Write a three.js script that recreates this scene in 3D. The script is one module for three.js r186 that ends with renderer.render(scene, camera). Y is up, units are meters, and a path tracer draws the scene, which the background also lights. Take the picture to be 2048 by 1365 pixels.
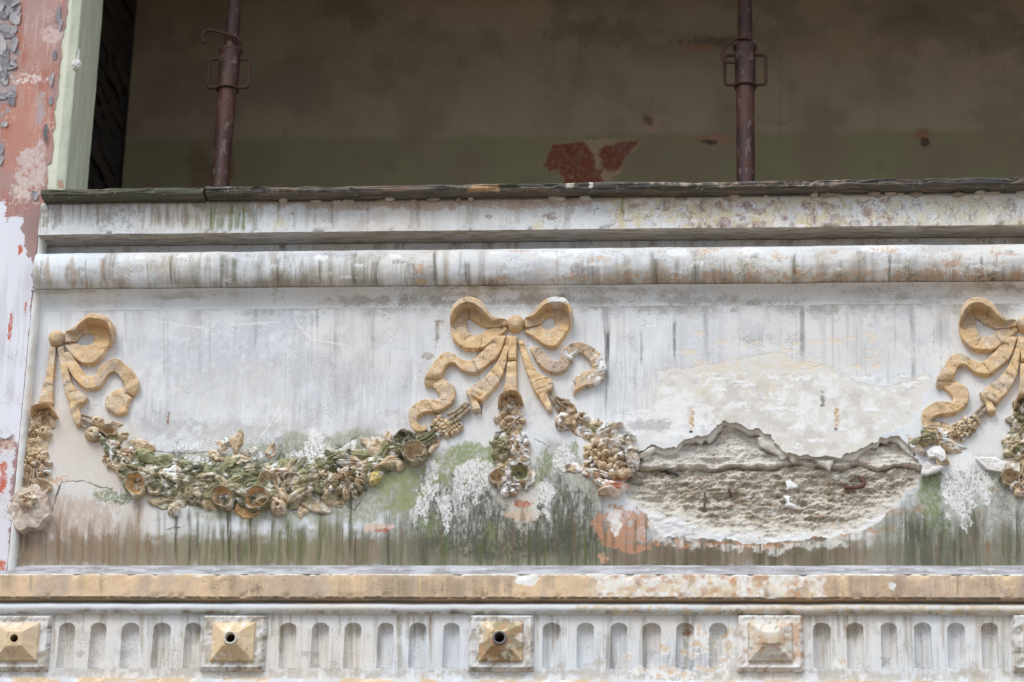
import * as THREE from 'three';
import { mergeGeometries } from 'three/addons/utils/BufferGeometryUtils.js';

// ---------- camera, sky, sun, exposure ----------
const scene = new THREE.Scene();
const FPX = 5689, CX = 1024, CY = 682.5;                    // focal length and centre of the photograph in its own pixels
const camera = new THREE.PerspectiveCamera(2 * Math.atan(682.5 / FPX) * 180 / Math.PI, 2048 / 1365, 0.1, 400);
camera.rotation.order = 'YXZ';
camera.rotation.set(0.36892, 0.09483, 0.02737);
const FWD = new THREE.Vector3(0, 0, -1).applyEuler(camera.rotation);
camera.position.copy(FWD).multiplyScalar(-8.5);             // the middle of the picture lies 8.5 m away on the parapet's panel, z = 0
camera.focus = 8.5; camera.userData.fStop = 2.4;
camera.updateMatrixWorld();
const GROUND = camera.position.y - 1.6;

const renderer = new THREE.WebGLRenderer({ antialias: true });
renderer.toneMapping = THREE.LinearToneMapping;
renderer.toneMappingExposure = 1.72;
renderer.shadowMap.enabled = true;

{ // overcast sky, brighter overhead
  const w = 128, h = 64, d = new Float32Array(w * h * 4);
  for (let j = 0; j < h; j++) for (let i = 0; i < w; i++) {
    const el = ((j + 0.5) / h - 0.5) * Math.PI, s = Math.max(0, Math.sin(el)), L = 0.42 + 0.58 * s, k = (j * w + i) * 4;
    d[k] = L * 0.91; d[k + 1] = L * 1.0; d[k + 2] = L * 1.11; d[k + 3] = 1;
  }
  const sky = new THREE.DataTexture(d, w, h, THREE.RGBAFormat, THREE.FloatType);
  sky.mapping = THREE.EquirectangularReflectionMapping; sky.magFilter = THREE.LinearFilter; sky.needsUpdate = true;
  scene.background = sky; scene.environment = sky;
}
scene.backgroundIntensity = 1.0; scene.environmentIntensity = 1.0;
const sun = new THREE.DirectionalLight(0xfff9f0, 0.9);
sun.position.set(-3.2, 9, 7); sun.target.position.set(0, 0, 0);
sun.castShadow = true; sun.shadow.radius = 45; sun.shadow.mapSize.set(2048, 2048);
Object.assign(sun.shadow.camera, { left: -5, right: 5, top: 5, bottom: -6, near: 0.5, far: 30 });
scene.add(sun, sun.target);

// ---------- helpers ----------
let seed = 7;
const rnd = () => { seed = (Math.imul(seed, 1664525) + 1013904223) >>> 0; return seed / 4294967296; };
const rr = (a, b) => a + (b - a) * rnd();
const clamp = (v, a = 0, b = 1) => v < a ? a : v > b ? b : v;
const mix = (a, b, t) => a + (b - a) * t;
const ss = (a, b, v) => { const t = clamp((v - a) / (b - a)); return t * t * (3 - 2 * t); };
function hash(x, y) { let h = Math.imul(x, 374761393) ^ Math.imul(y, 668265263); h = Math.imul(h ^ (h >>> 13), 1274126177); return ((h ^ (h >>> 16)) >>> 0) / 4294967296; }
function vn(x, y, per = 0) {
  let xi = Math.floor(x), yi = Math.floor(y); const fx = x - xi, fy = y - yi;
  let x1 = xi + 1, y1 = yi + 1;
  if (per) { xi = ((xi % per) + per) % per; yi = ((yi % per) + per) % per; x1 = ((x1 % per) + per) % per; y1 = ((y1 % per) + per) % per; }
  const u = fx * fx * (3 - 2 * fx), v = fy * fy * (3 - 2 * fy);
  const a = hash(xi, yi), b = hash(x1, yi), c = hash(xi, y1), d = hash(x1, y1);
  return a + (b - a) * u + (c - a) * v + (a - b - c + d) * u * v;
}
function fbm(x, y, o = 4) { let s = 0, a = 0.5, t = 0; for (let i = 0; i < o; i++) { s += a * vn(x, y); t += a; a *= 0.5; x = x * 2.03 + 17.1; y = y * 2.03 + 9.7; } return s / t; }
const lin = c => { c /= 255; return c <= 0.04045 ? c / 12.92 : Math.pow((c + 0.055) / 1.055, 2.4); };
const toS = l => { l = clamp(l); return Math.round(255 * (l <= 0.0031308 ? l * 12.92 : 1.055 * Math.pow(l, 1 / 2.4) - 0.055)); };
const L3 = (c, g = 1) => { const l = c.map(lin), y = l[0] * 0.25 + l[1] * 0.65 + l[2] * 0.1; return l.map(v => clamp(mix(y, v, 0.8) * g, 0, 0.86)); };   // every colour greyed a little, putting sheen and veiling glare into the paint

const ray = new THREE.Vector3();
function P(px, py, z = 0) {                                  // where the sight line of a photograph pixel meets the plane that the thing lies on
  ray.set((px - CX) / FPX, -(py - CY) / FPX, -1).applyEuler(camera.rotation);
  const t = (z - camera.position.z) / ray.z;
  return new THREE.Vector3(camera.position.x + ray.x * t, camera.position.y + ray.y * t, z);
}
const rowY = (py, z) => P(1024, py, z).y;

const taken = {};
function numbered(n) { if (!(n in taken)) { taken[n] = 0; return n; } taken[n]++; return n + '_' + String(taken[n]).padStart(3, '0'); }
function shadow(o) { o.castShadow = true; o.receiveShadow = true; return o; }
function part(name, geo, mat, parent) { const m = shadow(new THREE.Mesh(geo, mat)); m.name = name; parent.add(m); return m; }
function thing(name, label, category, group) { const g = new THREE.Group(); g.name = numbered(name); g.userData = { label, category }; if (group) g.userData.group = group; scene.add(g); return g; }
function single(name, geo, mat, label, category, group) { const m = shadow(new THREE.Mesh(geo, mat)); m.name = numbered(name); m.userData = { label, category }; if (group) m.userData.group = group; scene.add(m); return m; }
function struct(name, geo, mat) { const m = shadow(new THREE.Mesh(geo, mat)); m.name = numbered(name); m.userData = { kind: 'structure' }; scene.add(m); return m; }
function rebase(g, x, y, z) { g.position.set(x, y, z); for (const c of g.children) c.position.sub(g.position); return g; }   // put a thing's origin at its base

// ---------- a painter of weathering: stains, flaked paint, moss; coordinates are photograph pixels carried onto the surface ----------
class Tex {
  constructor(w, h, x0, x1, y0, y1, map, gain = 1.16) { Object.assign(this, { w, h, x0, x1, y0, y1, map, gain }); this.c = new Float32Array(w * h * 3); this.g = new Float32Array(w * h).fill(0.5); }
  t(px, py) { const q = this.map(px, py); return [(q[0] - this.x0) / (this.x1 - this.x0) * this.w, (q[1] - this.y0) / (this.y1 - this.y0) * this.h]; }
  mm(i, j) { return [(this.x0 + (i + 0.5) / this.w * (this.x1 - this.x0)) * 1000, (this.y0 + (j + 0.5) / this.h * (this.y1 - this.y0)) * 1000]; }
  put(i, j, c, a, dh = 0) { a = Math.min(a, 1); const k = j * this.w + i, q = k * 3; this.c[q] += (c[0] - this.c[q]) * a; this.c[q + 1] += (c[1] - this.c[q + 1]) * a; this.c[q + 2] += (c[2] - this.c[q + 2]) * a; if (dh) this.g[k] += dh * a; }
  base(fn) { for (let j = 0; j < this.h; j++) for (let i = 0; i < this.w; i++) { const [x, y] = this.mm(i, j), c = fn(x, y), q = (j * this.w + i) * 3; this.c[q] = c[0]; this.c[q + 1] = c[1]; this.c[q + 2] = c[2]; } }
  col(c) { return L3(c, this.gain); }
  box(xa, ya, xb, yb, pad, fn) {                           // fn(i, j, x mm, y mm) over a texel box
    const i0 = Math.max(0, Math.floor(Math.min(xa, xb) - pad)), i1 = Math.min(this.w - 1, Math.ceil(Math.max(xa, xb) + pad));
    const j0 = Math.max(0, Math.floor(Math.min(ya, yb) - pad)), j1 = Math.min(this.h - 1, Math.ceil(Math.max(ya, yb) + pad));
    for (let j = j0; j <= j1; j++) for (let i = i0; i <= i1; i++) { const m = this.mm(i, j); fn(i, j, m[0], m[1]); }
  }
  get s() { return this._s ??= Math.abs(this.t(1100, 800)[0] - this.t(1000, 800)[0]) / 100; }   // texels to a pixel
  poly(pts, color, o = {}) {
    const { a = 1, rough = 6, freq = 18, edge = 1.5, grain = 0, gs = 5, gx = 1, dh = 0, solid = false } = o, s = this.s, q = pts.map(p => this.t(p[0], p[1])), c = this.col(color), n = q.length;
    const xs = q.map(p => p[0]), ys = q.map(p => p[1]);
    this.box(Math.min(...xs), Math.min(...ys), Math.max(...xs), Math.max(...ys), (rough + edge) * s + 2, (i, j, x, y) => {
      let d = 1e9, ins = false; const X = i + 0.5, Y = j + 0.5;
      for (let k = 0, l = n - 1; k < n; l = k++) {
        const [ax, ay] = q[l], [bx, by] = q[k], ex = bx - ax, ey = by - ay, wx = X - ax, wy = Y - ay, u = clamp((wx * ex + wy * ey) / (ex * ex + ey * ey + 1e-9));
        d = Math.min(d, (wx - ex * u) ** 2 + (wy - ey * u) ** 2);
        if ((ay > Y) !== (by > Y) && X < (bx - ax) * (Y - ay) / (by - ay) + ax) ins = !ins;
      }
      d = Math.sqrt(d) / s * (ins ? -1 : 1) + (fbm(x / freq, y / freq, 4) - 0.5) * 3 * rough + (vn(x / 3.1, y / 3.1) - 0.5) * Math.min(rough, 7) * (edge < 4 ? 1 : 0.4);
      this.mark(i, j, x, y, ss(edge, -edge, d), c, a, grain, gs, gx, dh, solid);
    });
  }
  ell(cx, cy, rx, ry, color, o = {}) {
    const { a = 1, rough = 0.35, freq = 16, edge = 0.12, grain = 0, gs = 5, gx = 1, dh = 0 } = o, s = this.s, [X, Y] = this.t(cx, cy), c = this.col(color);
    this.box(X - rx * s * 1.5, Y - ry * s * 1.5, X + rx * s * 1.5, Y + ry * s * 1.5, 1, (i, j, x, y) => {
      const d = Math.hypot((i + 0.5 - X) / (rx * s), (j + 0.5 - Y) / (ry * s)) - 1 + (fbm(x / freq, y / freq, 4) - 0.5) * 3 * rough + (vn(x / 3.1, y / 3.1) - 0.5) * rough;
      this.mark(i, j, x, y, ss(edge, -edge, d), c, a, grain, gs, gx, dh);
    });
  }
  mark(i, j, x, y, m, c, a, grain, gs, gx, dh, solid) {
    if (m <= 0) return;
    if (!solid) m *= 0.66 + 0.34 * ss(0.3, 0.62, fbm(x / 7 + 3, y / 9, 3));
    if (grain) m *= ss(grain - 0.09, grain + 0.09, fbm(x / gs * gx + 31, y / gs + 7, 3) * 0.86 + vn(x / 2.6, y / 3.4) * 0.14);
    if (m > 0) this.put(i, j, c, m * a, dh);
  }
  streaks(xa, xb, ya, yb, color, o = {}) {                  // run-off: many thin vertical fibres that start and end unevenly
    const { a = 0.7, thr = 0.5, fw = 5, fl = 160, jag = 0.35, side = 20, jagB = jag * 0.4 } = o, c = this.col(color), [ta, ua] = this.t(xa, ya), [tb, ub] = this.t(xb, yb), H = ua - ub, sd = side * this.s;
    this.box(ta, ua, tb, ub, 0, (i, j, x, y) => {
      const f = vn(x / fw, y / fl) * 0.42 + vn(x / (fw * 0.37) + 50, y / (fl * 0.4)) * 0.3 + vn(x / 1.9, y / 26) * 0.16 + vn(x / 1.6, y / 3) * 0.12;
      const top = ua - H * jag * vn(x / (fw * 1.6) + 9, 3.3), bot = ub + H * jagB * vn(x / (fw * 1.3), 8.8);
      const e = ss(top + 2, top - H * 0.22 - 2, j) * ss(bot - 2, bot + H * 0.12 + 2, j) * ss(ta, ta + sd, i) * ss(tb, tb - sd, i);
      const m = ss(thr - 0.13, thr + 0.16, f) * e * (0.55 + 0.45 * fbm(x / 60, y / 50, 3) * 1.4) * (0.25 + 0.95 * ss(0.3, 0.7, fbm(x / 75 + fw, y / 400 + thr * 9, 3)));
      if (m > 0) this.put(i, j, c, m * a, -0.03);
    });
  }
  drip(px, ya, yb, wd, color, a = 0.7) {
    const c = this.col(color), s = this.s, [X0, J0] = this.t(px, ya), [X1, J1] = this.t(px, yb), H = J0 - J1;
    this.box(Math.min(X0, X1), J0, Math.max(X0, X1), J1, wd * s * 2 + 3, (i, j, x, y) => {
      const u = (J0 - j) / H; if (u < 0 || u > 1) return;
      const cx = mix(X0, X1, u) + (vn(px, y / 90) - 0.5) * wd * s * 0.3, w = wd * s * 0.5 * mix(1, 0.55, u) * (0.75 + 0.5 * vn(px + 5, y / 40));
      const m = ss(1.5, 0.35, Math.abs(i + 0.5 - cx) / w) * ss(0, 0.2, u + 0.1 * vn(x / 3, 4)) * ss(1, 0.75, u + 0.15 * vn(x / 3, 1)) * (0.45 + 0.55 * ss(0.3, 0.6, vn(x / 2.2, y / 45) * 0.7 + vn(x / 1.5, y / 6) * 0.3));
      if (m > 0) this.put(i, j, c, m * a, -0.03);
    });
  }
  specks(xa, xb, ya, yb, color, o = {}) {                   // fine dots of dirt or loose paint in loose drifts
    const { a = 0.75, thr = 0.68, sc = 3, dens = 60 } = o, c = this.col(color), [ta, ua] = this.t(xa, ya), [tb, ub] = this.t(xb, yb), s = sc * 0.75;
    this.box(ta, ua, tb, ub, 0, (i, j, x, y) => {
      const e = Math.min(ss(ta, ta + 25, i), ss(tb, tb - 25, i), ss(ua, ua - 12, j), ss(ub, ub + 12, j));
      const m = ss(thr + 0.06, thr + 0.2, vn(x / s, y / s) * 0.5 + vn(x / s * 2.3 + 5, y / s * 1.9) * 0.5 + (fbm(x / dens, y / dens, 3) - 0.5) * 0.75 - (1 - e) * 0.4) * (0.4 + 0.6 * vn(x / 11, y / 11));
      if (m > 0) this.put(i, j, c, m * a, -0.05);
    });
  }
  crack(pts, wd, color, a = 0.85, dh = -0.25) {
    const c = this.col(color), s = this.s, q = pts.map(p => this.t(p[0], p[1]));
    for (let k = 0; k + 1 < q.length; k++) {
      const [ax, ay] = q[k], [bx, by] = q[k + 1], ex = bx - ax, ey = by - ay, l2 = ex * ex + ey * ey + 1e-9;
      this.box(ax, ay, bx, by, wd * s + 4, (i, j, x, y) => {
        const nx = (fbm(x / 9, y / 9, 3) - 0.5) * 7 * s, X = i + 0.5 - ax + nx * 0.6, Y = j + 0.5 - ay + nx, u = clamp((X * ex + Y * ey) / l2);
        const m = ss(1.2, 0.4, Math.hypot(X - ex * u, Y - ey * u) / (wd * 0.5 * s * (0.5 + vn(x / 12, y / 12))));
        if (m > 0) this.put(i, j, c, m * a, dh);
      });
    }
  }
  finish(bumpScale = 0.003, rough = 0.92) {
    const n = this.w * this.h, a = new Uint8Array(n * 4), b = new Uint8Array(n * 4);
    for (let k = 0; k < n; k++) {
      a[k * 4] = toS(this.c[k * 3]); a[k * 4 + 1] = toS(this.c[k * 3 + 1]); a[k * 4 + 2] = toS(this.c[k * 3 + 2]); a[k * 4 + 3] = 255;
      const v = clamp(this.g[k]) * 255; b[k * 4] = b[k * 4 + 1] = b[k * 4 + 2] = v; b[k * 4 + 3] = 255;
    }
    const mk = (d, srgb) => { const t = new THREE.DataTexture(d, this.w, this.h); t.magFilter = THREE.LinearFilter; t.minFilter = THREE.LinearFilter; if (srgb) t.colorSpace = THREE.SRGBColorSpace; t.needsUpdate = true; return t; };
    return new THREE.MeshStandardMaterial({ map: mk(a, true), bumpMap: mk(b, false), bumpScale, roughness: rough });
  }
  uv(x, y) { return [(x - this.x0) / (this.x1 - this.x0), (y - this.y0) / (this.y1 - this.y0)]; }
}
function grid(nu, nv, fn) {                                  // fn(u, v) -> { p: [x, y, z], t: [u, v], c: [r, g, b] }
  const pos = [], uv = [], col = [], idx = [];
  for (let j = 0; j <= nv; j++) for (let i = 0; i <= nu; i++) { const r = fn(i / nu, j / nv, i, j); pos.push(...r.p); if (r.t) uv.push(...r.t); if (r.c) col.push(...r.c); }
  for (let j = 0; j < nv; j++) for (let i = 0; i < nu; i++) { const a = j * (nu + 1) + i, b = a + 1, c = a + nu + 1, d = c + 1; idx.push(a, b, d, a, d, c); }
  const g = new THREE.BufferGeometry();
  g.setAttribute('position', new THREE.Float32BufferAttribute(pos, 3));
  if (uv.length) g.setAttribute('uv', new THREE.Float32BufferAttribute(uv, 2));
  if (col.length) g.setAttribute('color', new THREE.Float32BufferAttribute(col, 3));
  g.setIndex(idx); g.computeVertexNormals(); return g;
}
const std = (c, roughness = 0.9, extra = {}) => new THREE.MeshStandardMaterial({ color: new THREE.Color().setRGB(...c), roughness, ...extra });

// ---------- the setting ----------
const ZP = 0.036;                                            // pilaster face
const XL = P(66, 570, ZP).x, XR = P(2048 + 420, 700, 0).x, XFAR = XL - 1.6;
const ZF = 0.066, ZB = 0.075, ZZ = 0.038;                     // faces of fascia, yellow band, fluted frieze
const SILL = rowY(380, 0.125);                               // underside of the timber sill
const DEPTH = -1.5, FLOOR = SILL - 0.95, CEIL = SILL + 1.9, LINTEL = SILL + 1.5;
const plane = (w, h) => new THREE.PlaneGeometry(w, h);
const boxAt = (x0, x1, y0, y1, z0, z1) => new THREE.BoxGeometry(x1 - x0, y1 - y0, z1 - z0).translate((x0 + x1) / 2, (y0 + y1) / 2, (z0 + z1) / 2);

{ // ground: worn yard of sandy paving dust
  const T = new Tex(512, 512, -60, 60, -60, 60, (a, b) => [a, b], 1);
  T.base((x, y) => { const n = fbm(x / 900, y / 900, 5), m = fbm(x / 6000, y / 6000, 3); return [mix(0.13, 0.22, n * 0.6 + m * 0.4), mix(0.1, 0.17, n * 0.6 + m * 0.4), mix(0.07, 0.12, n * 0.6 + m * 0.4)]; });
  const mat = T.finish(0.02, 0.95);
  mat.map.wrapS = mat.map.wrapT = mat.bumpMap.wrapS = mat.bumpMap.wrapT = THREE.RepeatWrapping;
  const g = plane(360, 360).rotateX(-Math.PI / 2); const uv = g.attributes.uv; for (let i = 0; i < uv.count; i++) uv.setXY(i, uv.getX(i) * 3, uv.getY(i) * 3);
  struct('ground', g.translate(0, GROUND, 0), mat);
}

// loggia behind the parapet
const XBL = P(253, 250, DEPTH).x;                            // back wall's left corner
{
  const T = new Tex(2048, 1024, XBL, XBL + 5.2, FLOOR, CEIL, (px, py) => { const p = P(px, py, DEPTH); return [p.x, p.y]; }, 1);
  const dado = P(1024, 272, DEPTH).y * 1000;
  const cU = L3([176, 156, 126]), cU2 = L3([156, 138, 114]), cG = L3([154, 144, 102]), cG2 = L3([148, 134, 100]);
  T.base((x, y) => {
    const n = fbm(x / 160, y / 160, 5), up = ss(-14, 14, y - dado + (fbm(x / 60, y / 40, 4) - 0.5) * 30);
    const a = [0, 1, 2].map(k => mix(cU2[k], cU[k], ss(0.3, 0.7, n))), b = [0, 1, 2].map(k => mix(cG2[k], cG[k], ss(0.3, 0.7, n)));
    return [0, 1, 2].map(k => mix(b[k], a[k], up));
  });
  // flaked places
  T.poly([[1085, 330], [1105, 290], [1150, 280], [1200, 276], [1280, 280], [1270, 300], [1250, 312], [1250, 340], [1225, 350], [1215, 362], [1130, 362], [1122, 345], [1095, 344]], [190, 160, 124], { rough: 6, freq: 30 });
  T.poly([[1086, 332], [1106, 290], [1165, 284], [1190, 310], [1186, 345], [1165, 360], [1125, 352], [1120, 344], [1095, 342]], [146, 66, 40], { rough: 4, freq: 30 });
  T.poly([[1190, 330], [1198, 300], [1235, 285], [1278, 281], [1262, 300], [1248, 318], [1246, 340], [1225, 342], [1205, 330], [1198, 312]], [146, 66, 40], { rough: 4, freq: 30 });
  T.poly([[1170, 320], [1220, 305], [1225, 350], [1175, 355]], [150, 74, 46], { rough: 8, freq: 24, grain: 0.46, gs: 22 });
  T.poly([[1130, 352], [1200, 350], [1205, 372], [1130, 372]], [150, 72, 42], { rough: 5, freq: 30 });
  T.ell(1305, 250, 22, 18, [190, 150, 120], { rough: 0.4 }); T.ell(1296, 240, 10, 12, [128, 96, 78]);
  T.ell(1430, 278, 40, 10, [176, 130, 100]); T.ell(1418, 284, 18, 5, [92, 72, 58]);
  T.ell(1845, 272, 14, 12, [170, 110, 80], { rough: 0.5 }); T.ell(1850, 284, 9, 10, [95, 70, 58]);
  T.ell(1000, 35, 170, 36, [190, 172, 140], { a: 0.7, rough: 0.6, freq: 70, edge: 0.3 }); T.ell(620, 40, 130, 50, [182, 164, 132], { a: 0.6, rough: 0.7, freq: 80, edge: 0.3 });
  T.ell(1350, 40, 200, 34, [178, 168, 140], { a: 0.55, rough: 0.7, freq: 70, edge: 0.35 }); T.ell(1700, 90, 180, 24, [180, 150, 118], { a: 0.6, rough: 0.7, freq: 60 });
  T.ell(1900, 60, 150, 40, [128, 116, 104], { a: 0.6, rough: 0.8, freq: 70, edge: 0.3 }); T.ell(1190, 62, 90, 24, [140, 124, 100], { a: 0.7, rough: 0.8, freq: 50 });
  T.ell(1420, 85, 60, 12, [104, 88, 70], { a: 0.7, rough: 0.6 }); T.ell(2000, 130, 60, 26, [186, 160, 132], { a: 0.5, rough: 0.8 });
  T.ell(1390, 95, 44, 9, [186, 134, 92], { a: 0.6 }); T.ell(700, 20, 60, 40, [132, 116, 92], { a: 0.6, rough: 0.8, freq: 50 });
  T.ell(400, 330, 26, 44, [124, 92, 60], { a: 0.7, rough: 0.5 }); T.ell(455, 330, 12, 36, [134, 72, 44], { a: 0.8, rough: 0.5 });
  for (let k = 0; k < 60; k++) T.ell(rr(300, 2300), rr(-60, 360), rr(6, 26), rr(4, 20), rnd() < 0.5 ? [128, 112, 92] : [182, 160, 132], { a: rr(0.2, 0.5), rough: 0.7, edge: 0.3 });
  for (let k = 0; k < 9; k++) { const x = rr(350, 2000), y = rr(20, 340); T.crack([[x, y], [x + rr(-30, 30), y + rr(10, 40)], [x + rr(-40, 40), y + rr(40, 80)]], 1.6, [110, 96, 78], 0.5); }
  for (let k = 0; k < 40; k++) T.drip(rr(300, 2300), rr(0, 200), rr(220, 360), rr(8, 30), rnd() < 0.5 ? [140, 124, 100] : [178, 158, 128], rr(0.15, 0.35));
  const g = plane(5.2, CEIL - FLOOR).translate(XBL + 2.6, (CEIL + FLOOR) / 2, DEPTH); struct('back_wall_core', boxAt(XBL - 0.16, XBL + 5.3, FLOOR - 0.1, CEIL + 0.1, DEPTH - 0.3, DEPTH - 0.082), std([0.2, 0.17, 0.14]));
  struct('back_wall', g, T.finish(0.004, 0.9));
}
struct('loggia_floor', boxAt(XBL, XBL + 5.2, FLOOR - 0.12, FLOOR, DEPTH, -0.2), std([0.16, 0.13, 0.1]));
struct('loggia_ceiling', boxAt(XBL - 0.3, XBL + 5.2, CEIL, CEIL + 0.15, DEPTH, -0.25), std([0.3, 0.27, 0.22]));
struct('right_wall', boxAt(XBL + 5.2, XBL + 5.3, FLOOR, CEIL, DEPTH, -0.2), std([0.3, 0.26, 0.2]));
struct('upper_wall', boxAt(XFAR, XBL + 5.6, LINTEL, LINTEL + 2.2, -0.25, 0.05), std([0.5, 0.47, 0.46]));
struct('lower_wall', boxAt(XFAR, XBL + 5.6, GROUND, rowY(1440, 0.04), -0.3, 0.02), std([0.5, 0.48, 0.47]));
struct('parapet_core', boxAt(XL - 0.03, XBL + 5.6, rowY(1440, 0.04) + 0.002, SILL - 0.004, -0.22, -0.07), std([0.35, 0.32, 0.28]));

{ // stripped brickwork of the loggia's end wall
  const w = thing('brick_end_wall', 'dark stripped brick end wall of the loggia behind the pale green jamb', 'wall');
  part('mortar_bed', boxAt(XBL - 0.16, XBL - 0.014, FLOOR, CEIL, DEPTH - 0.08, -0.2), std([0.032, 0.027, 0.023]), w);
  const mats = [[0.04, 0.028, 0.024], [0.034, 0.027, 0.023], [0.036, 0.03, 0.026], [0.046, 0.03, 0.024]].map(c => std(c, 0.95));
  const geos = [0, 1, 2].map(k => { const g = new THREE.BoxGeometry(0.03, 0.07, 0.244, 1, 3, 7); const p = g.attributes.position; for (let i = 0; i < p.count; i++) p.setX(i, p.getX(i) + (hash(i + k * 50, Math.round(p.getY(i) * 999 + p.getZ(i) * 7777)) - 0.5) * 0.012); g.computeVertexNormals(); return g; });
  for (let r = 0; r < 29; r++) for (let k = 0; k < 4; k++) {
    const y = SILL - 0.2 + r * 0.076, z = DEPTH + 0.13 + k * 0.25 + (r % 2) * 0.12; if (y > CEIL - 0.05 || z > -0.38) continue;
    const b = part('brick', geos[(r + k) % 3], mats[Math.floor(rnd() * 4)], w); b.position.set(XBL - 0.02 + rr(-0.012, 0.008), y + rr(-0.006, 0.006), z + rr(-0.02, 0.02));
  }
}

// ---------- parapet: swept mouldings ----------
const parapet = thing('balcony_parapet', 'weathered white stucco balcony parapet with mouldings, flutes and a broken panel', 'parapet');
const STEP = 0.0045;
function sweep(name, prof, xa, xb, w, h, zface, paint, opt = {}) {   // prof: [Y, z, corner?] from the bottom up
  const rows = []; let arc = 0;
  prof.forEach(([y, z, cn], k) => {
    if (!k) { rows.push([y, z, 0, cn ? 1 : 0]); return; }
    const [y0, z0, c0] = prof[k - 1], l = Math.hypot(y - y0, z - z0), n = Math.max(1, Math.round(l / STEP));
    for (let i = 1; i <= n; i++) { const t = i / n, a = l * t; rows.push([mix(y0, y, t), mix(z0, z, t), arc + a, Math.max(cn ? 1 - (l - a) / 0.012 : 0, c0 ? 1 - a / 0.012 : 0, 0)]); }
    arc += l;
  });
  const T = new Tex(w, h, xa, xb, 0, arc, (px, py) => {
    const p = P(px, py, zface); let best = 0, d = 1e9;
    for (const r of rows) { const e = Math.abs(r[0] - p.y) + Math.abs(r[1] - zface) * 0.05; if (e < d) { d = e; best = r[2] + (p.y - r[0]); } }
    return [p.x, best];
  });
  paint(T);
  const nu = Math.round((xb - xa) / STEP), amp = opt.amp ?? 0.0035, cuts = [0];
  for (let k = 1; k + 1 < rows.length; k++) { const a = Math.atan2(rows[k][0] - rows[k - 1][0], rows[k][1] - rows[k - 1][1]), c = Math.atan2(rows[k + 1][0] - rows[k][0], rows[k + 1][1] - rows[k][1]); if (Math.abs(Math.sin((a - c) / 2)) > 0.28) cuts.push(k); }
  cuts.push(rows.length - 1);                                // split at hard corners so that arrises stay crisp
  const strips = []; for (let q = 0; q + 1 < cuts.length; q++) strips.push(grid(nu, cuts[q + 1] - cuts[q], (u, v, i, jj) => {
    const j = jj + cuts[q];
    const [y, z, a, cn] = rows[j], x = mix(xa, xb, u), X = x * 1000, A = a * 1000;
    const n = (fbm(X / 70, A / 45 + 3, 4) - 0.5) * amp + (fbm(X / 9, A / 9, 2) - 0.5) * 0.0012;
    const chip = clamp(cn) * (opt.chip ?? 0.012) * ss(0.56, 0.8, fbm(X / 26 + prof.length * 7, A / 60 + name.length, 4));
    return { p: [x, y + (fbm(X / 120 + 40, 5, 3) - 0.5) * 0.003 + chip * 0.5 * (opt.up ?? 0), z + n - chip], t: T.uv(x, a) };
  }));
  const g = mergeGeometries(strips);
  return part(name, g, T.finish(opt.bump ?? 0.003), parapet);
}
// white limewash that all the stucco started with
const W1 = L3([214, 219, 228], 1.16), W2 = L3([196, 200, 207], 1.16), W3 = L3([214, 206, 195], 1.16);
const wash = (x, y, warm = 0.75) => { const n = fbm(x / 90, y / 140, 5), f = vn(x / 4, y / 60) * 0.35 + vn(x / 1.8, y / 25) * 0.3 + vn(x / 2.2, y / 2.2) * 0.35, m = ss(0.35, 0.75, fbm(x / 240 + 8, y / 200, 3)); return [0, 1, 2].map(k => mix(mix(W1[k], W2[k], clamp(n * 1.1 - 0.2 + (f - 0.5) * 0.8)), W3[k], m * warm)); };

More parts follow.
